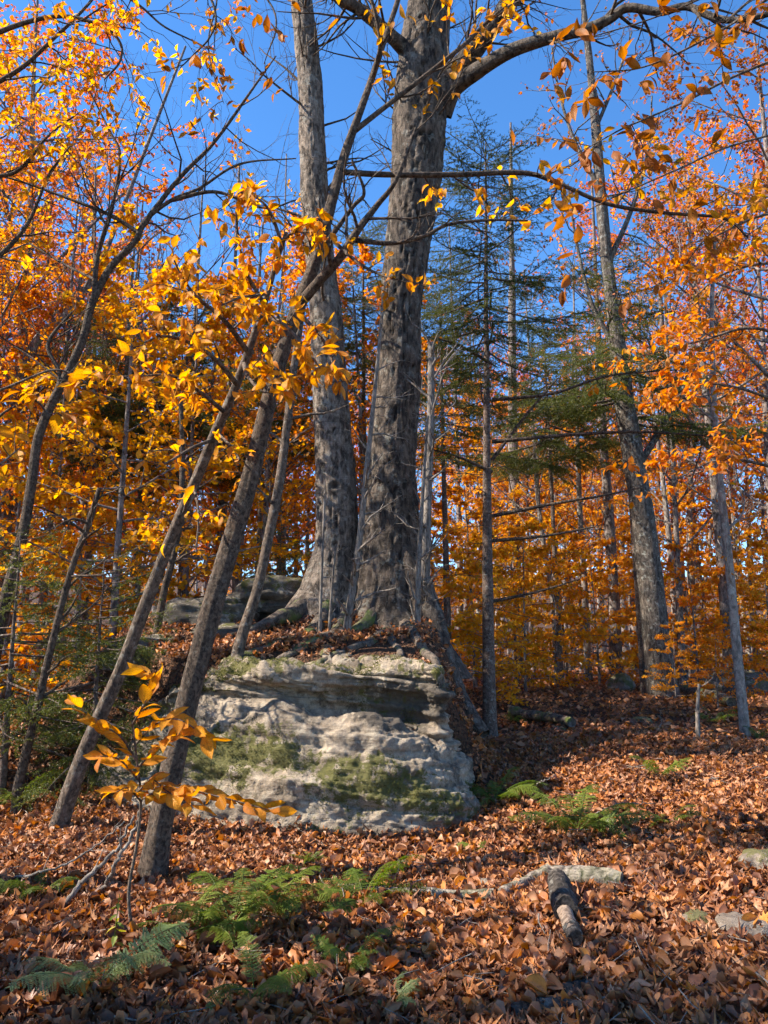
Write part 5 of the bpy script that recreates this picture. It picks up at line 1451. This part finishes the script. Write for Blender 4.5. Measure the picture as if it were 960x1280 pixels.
for a in [
        (618, 1006, .48, 7, 'bright fern at the right foot of the big boulder'),
        (722, 1042, .58, 9, 'bright spreading fern on the leaves between boulder and right slope'),
        (290, 1165, .52, 9, 'largest fern clump with long arching fronds before the boulder'),
        (345, 1140, .42, 7, 'fern with flat bright frond touching the largest fern clump'),
        (382, 1085, .24, 5, 'small rounded fern in the sunlit leaves before the boulder'),
        (455, 1135, .40, 7, 'dark fern hanging over the mossy end of the fallen birch branch'),
        (235, 1175, .40, 6, 'fern beside the foot of the leaning foreground tree'),
        (318, 1255, .34, 5, 'fern with one curled frond in deep leaf shade'),
        (435, 1215, .30, 5, 'yellowish low fern between largest fern clump and fallen branch'),
        (50, 1125, .34, 6, 'shaded fern among the crossed dead sticks'),
        (15, 1010, .50, 7, 'tall fern beside the slanting dead spruce stem'),
        (100, 925, .40, 7, 'fern in the shade behind the golden-leaved sapling foot'),
        (595, 1068, .18, 4, 'tiny pale fern alone in the sunlit leaf carpet'),
        (825, 975, .34, 6, 'dark fern on the shaded slope below the maple'),
        (838, 1035, .30, 5, 'dark fern at the shade edge right of the bright fern'),
        (895, 905, .40, 6, 'fern tuft between the broken snag and the slim pale sapling'),
        (640, 905, .30, 5, 'fern in deep shade behind the straight spruce foot'),
        (950, 930, .36, 6, 'fern tuft at the foot of the slim pale sapling'),
        (160, 955, .34, 6, 'fern tuft at the left end of the big boulder')]:
    fern(*a)
fern(118, 1245, .46, 6, 'bleached grey-green fern in the dark leaf bed', True)
fern(492, 1262, .22, 4, 'little bleached fern standing by the dark leaf shade', True)

# ================================================================ fallen wood
def ground_path(rows, n, lift):
    pts = []
    for (px, py) in rows:
        g = G(px, py); pts.append(g)
    p = smooth_path(np.array(pts), n)
    p[:, 2] = H(p[:, 0], p[:, 1]) + lift
    return p
def log(name, label, rows, r0, r1, mat, seed, lift=None, n=60, sides=22, parent=None, bump=.14, cat='log', org=None):
    p = ground_path(rows, n, (r0 * .9 + .03 if lift is None else lift + .03))
    a = Acc(); rad = np.linspace(r0, r1, n) * (1 + 0.10 * vnoise(np.stack([np.arange(n) * .21, np.zeros(n), np.zeros(n) + seed], -1), seed))
    rough_tube(a, p, rad, sides, bump, seed, 2, 0.006)
    # closed, slightly hollow ends
    for k, (c, i0) in enumerate(((p[0], 0), (p[-1], (n - 1) * sides))):
        ring = a.V[0].reshape(-1, 3)[i0:i0 + sides]
        inner = c + (ring - c) * .6 + (p[1] - p[0] if k == 0 else p[-2] - p[-1]) * .5
        V = np.vstack([ring, inner, [inner.mean(0)]])
        j = np.arange(sides); j2 = (j + 1) % sides
        a.add(V, Q=np.stack([j, j2, sides + j2, sides + j], -1), T=np.stack([sides + j, sides + j2, np.full(sides, 2 * sides)], -1), A=np.full(len(V), .6))
    if parent is None:
        o = part(name, a.mesh(name, p[0], 'furrow'), mat); o.location = p[0]
        return tag(o, label, cat)
    return part(name, a.mesh(name, org, 'furrow'), mat, parent)
# slender forked birch branch lying across the leaves
g0 = G(520, 1126)
fb = thing('fallen_branch', 'slender fallen birch branch, mossy at its dark end, bent across the leaves', 'branch', g0)
log('stem', '', [(425, 1122), (480, 1126), (540, 1129), (600, 1130), (618, 1129)], 0.040, 0.032, M['log'], 501, parent=fb, org=g0, lift=.012)
log('bent_end', '', [(628, 1127), (650, 1118), (668, 1108), (688, 1099)], 0.034, 0.042, M['log'], 502, parent=fb, org=g0, lift=.015)
rm = np.random.default_rng(77)
mp = ground_path([(430, 1122), (480, 1125), (530, 1128)], 40, .06)
mp[:, 2] -= .01; mi = rm.integers(0, 40, 2600); base = mp[mi] + rm.normal(0, .022, (2600, 3)); tip = nrm(rm.normal(0, .6, (2600, 3)) + [0, 0, .8]) * rm.uniform(.012, .03, (2600, 1))
sd = nrm(np.cross(tip, rm.normal(0, 1, tip.shape))) * .004
W = np.stack([base - sd, base + sd, base + tip], 1).reshape(-1, 3)
part('moss', mk_mesh('branch_moss', W - g0, tris=np.arange(len(W)).reshape(-1, 3), attrs={'rnd': np.repeat(rm.random(2600), 3)}), M['moss'], fb, kind='stuff')
log('birch_log', 'short thick pale birch log with bark shreds on the sunlit leaves', [(688, 1113), (706, 1110), (732, 1109), (758, 1112), (778, 1115)], 0.066, 0.046, M['log'], 503, lift=.03)
g1 = G(700, 1135)
rl = thing('rotten_log', 'dark rotten log stub pointing downhill from the pale birch log', 'log', g1)
log('bark_sleeve', '', [(697, 1124), (699, 1137), (703, 1150), (708, 1163)], 0.062, 0.070, M['log_dark'], 504, parent=rl, org=g1, lift=.06, bump=.2)
log('core', '', [(703, 1150), (709, 1168), (713, 1179), (717, 1188)], 0.042, 0.036, M['log_wood'], 505, parent=rl, org=g1, lift=.055)
log('charred_end', '', [(715, 1181), (718, 1189), (721, 1195)], 0.043, 0.037, M['log_dark'], 506, parent=rl, org=g1, lift=.05)
log('half_buried_log', 'grey log half buried at the lower edge of the leaf carpet', [(640, 1279), (670, 1272), (705, 1271), (745, 1276)], 0.038, 0.03, M['log_dark'], 507, lift=-.005)
log('half_buried_log', 'short dark log half buried in leaves below the rotten stub', [(705, 1250), (730, 1243), (752, 1236)], 0.034, 0.022, M['log_dark'], 508, lift=-.005)
log('fallen_log', 'mossy dark log lying behind the straight spruce on the slope', [(640, 898), (680, 906), (715, 914)], 0.09, 0.06, M['root'], 509)
log('fallen_log', 'dark log lying below the round grey boulder', [(845, 868), (880, 878), (915, 888)], 0.11, 0.08, M['root'], 510)
def stick(label, rows, r0, r1, mat, seed, cat='stick', nt=2):
    """rows of (px, py, height above ground or None)"""
    pts = np.array([G(a, b) + [0, 0, .012] if D is None else P(a, b, D) for a, b, D in rows])
    p = smooth_path(pts, 30)
    rgx = np.random.default_rng(seed)
    p[1:-1] += rgx.normal(0, .006, (28, 3))
    p[:, 2] = np.maximum(p[:, 2], H(p[:, 0], p[:, 1]) + .01)
    a = Acc(); tube(a, p, np.linspace(r0, r1, 30), 7, cap=True)
    if nt: bare_twigs(a, p, np.linspace(r0, r1, 30), nt, rgx, (.08, .25), .3, 1, 0, None, rmin=.002)
    o = part('dead_stick', a.mesh('dead_stick', p[0]), mat); o.location = p[0]
    return tag(o, label, cat)
d0 = G(71, 1149)[1]
stick('long thin grey stick sagging from sapling foot over the shaded fern', [(12, 1102, None), (45, 1092, 5.0), (86, 1078, 5.05), (119, 1057, 5.1), (156, 1026, 5.1)], .008, .004, M['dead_wood'], 1)
stick('stout dead stick propped against the beech seedling stem', [(71, 1149, None), (104, 1102, d0 + .1), (143, 1066, d0 + .15), (168, 1020, d0 + .2)], .018, .006, M['dead_wood'], 2)
stick('shorter dead stick crossing beside the beech seedling', [(125, 1122, None), (143, 1084, 4.75), (166, 1043, 4.8), (176, 1010, 4.8)], .014, .006, M['dead_wood'], 3)
stick('pale weathered stick lying by the shaded fern', [(0, 1088, None), (40, 1108, None), (82, 1130, None)], .018, .012, M['log'], 4)
stick('thin curved twig in the dark leaves by the bleached fern', [(6, 1234, None), (24, 1206, None), (59, 1178, None), (104, 1156, None)], .006, .003, M['dead_wood'], 5)
stick('thin twig curling over the leaves below the bleached fern', [(12, 1236, None), (22, 1258, None), (42, 1268, None)], .005, .003, M['dead_wood'], 6)
stick('bare pale twig reaching out of the bright spreading fern', [(722, 1030, None), (770, 1006, 6.2), (818, 1004, 6.2)], .005, .003, M['dead_wood'], 7, nt=0)
stick('short orange-pink broken stick before the leaning foreground tree', [(122, 1036, None), (133, 1050, None), (141, 1056, None)], .014, .012, M['log_wood'], 8, nt=0)
stick('thin arched dead frond stalk right of the bright boulder fern', [(655, 990, None), (675, 978, 6.9), (695, 968, 6.9)], .004, .003, M['dead_wood'], 9, nt=0)
stick('thin dead stick lying on the shaded slope below the snag', [(800, 985, None), (830, 975, None), (855, 965, None)], .008, .004, M['dead_wood'], 10)
stick('slim bent stick at the foot of the lichened maple', [(815, 920, None), (826, 905, 10.8), (825, 890, 10.8)], .007, .004, M['dead_wood'], 11)
stick('long grey stick lying along the mound below the largest birch', [(470, 775, None), (500, 782, None), (540, 792, None)], .012, .006, M['dead_wood'], 12)
stick('short twisted twig beside the broken snag', [(872, 945, None), (885, 938, None), (905, 928, None)], .010, .005, M['dead_wood'], 13)

# yellow-green little weed beside the seedling
g = G(142, 1200); rgx = np.random.default_rng(8)
w = thing('weed', 'small upright weed with yellow-green leaves beside the bleached fern', 'plant', g)
a = Acc(); sp = np.array([g, g + [0.0, 0, .12], g + [.012, 0, .30]]); tube(a, smooth_path(sp, 12), np.linspace(.004, .002, 12), 5)
part('stem', a.mesh('weed_stem', g), M['fern'], w)
wm = near_leaf_meshes('weed_leaf', leaf_mat('weed_green', [(0.30, 0.34, 0.05), (0.42, 0.36, 0.05), (0.20, 0.30, 0.05)], .45, .5, True), 2)
for k in range(12):
    an = k * 2.4; put_leaf(wm[k % 2], w, g, g + np.array([0.004, 0, .08 + .018 * k]), [math.cos(an), math.sin(an), -.5], [0, 0, 1.0], .075 - .003 * k)

# ================================================================ nearest fallen leaves, each its own thing
rgl = np.random.default_rng(99)
VAR = []
for nm_, shp in [('curled oval', lambda i: leaf_template(7, 4, .32, .9, 2.2, wav=.05, s=i)), ('flat oval', lambda i: leaf_template(7, 4, .36, .2, .5, wav=.05, s=i)),
                 ('folded oval', lambda i: leaf_template(7, 4, .33, 1.7, -.6, wav=.03, s=i)), ('lobed crumpled', lambda i: lobed_template(.7, .15, 30 + i)), ('lobed flattish', lambda i: lobed_template(.25, .05, 40 + i))]:
    for cn in ('tan', 'brown', 'orange'):
        V, F, luv = shp(len(VAR))
        me = mk_mesh('fallen_leaf', V, F if F.shape[1] == 4 else None, F if F.shape[1] == 3 else None, {'luv': luv})
        me.materials.append(M['fl_' + cn])
        VAR.append((me, nm_, cn, F.shape[1] == 3))
cnt = 0
while cnt < 290:
    py = 1275 - 235 * rgl.random() ** 1.3; px = rgl.uniform(5, 955)
    g = G(px, py)
    if (-2.0 < g[0] < .8 and g[1] > 6.4): continue
    me, sh, cn, lob = VAR[rgl.integers(len(VAR))]
    o = bpy.data.objects.new('fallen_leaf', me); col.objects.link(o)
    s_ = rgl.uniform(.07, .11) * (.95 if lob else 1.0)
    o.location = (g[0], g[1], g[2] + rgl.uniform(.035, .06))
    o.rotation_euler = (rgl.normal(0, .35), rgl.normal(0, .35), rgl.uniform(0, 6.28)); o.scale = (s_,) * 3
    tag(o, '%s %s fallen leaf lying on top of the litter' % (sh, cn), 'leaf', '%s %s fallen leaves' % (sh, cn))
    cnt += 1

# fine twigs strewn through the litter
rt = np.random.default_rng(140); a = Acc()
for k in range(420):
    y = 2.8 + 8 * rt.random() ** 1.2; x = rt.uniform(-1, 1) * (y * .54)
    if -2.6 < x < .9 and y > 6.3: continue
    an = rt.uniform(0, 6.28); L = rt.uniform(.08, .4)
    t_ = np.linspace(-.5, .5, 5); pp = np.stack([x + np.cos(an) * L * t_, y + np.sin(an) * L * t_, np.zeros(5)], -1) + rt.normal(0, .01, (5, 3))
    pp[:, 2] = H(pp[:, 0], pp[:, 1]) + .045 + rt.uniform(0, .02) + t_ * rt.normal(0, .05)
    tube(a, pp, np.linspace(rt.uniform(.002, .005), .0012, 5), 4)
tag(part('twig_litter', a.mesh('twig_litter'), M['dead_wood']), 'fine grey twigs strewn over the fallen leaves', 'twigs', kind='stuff')
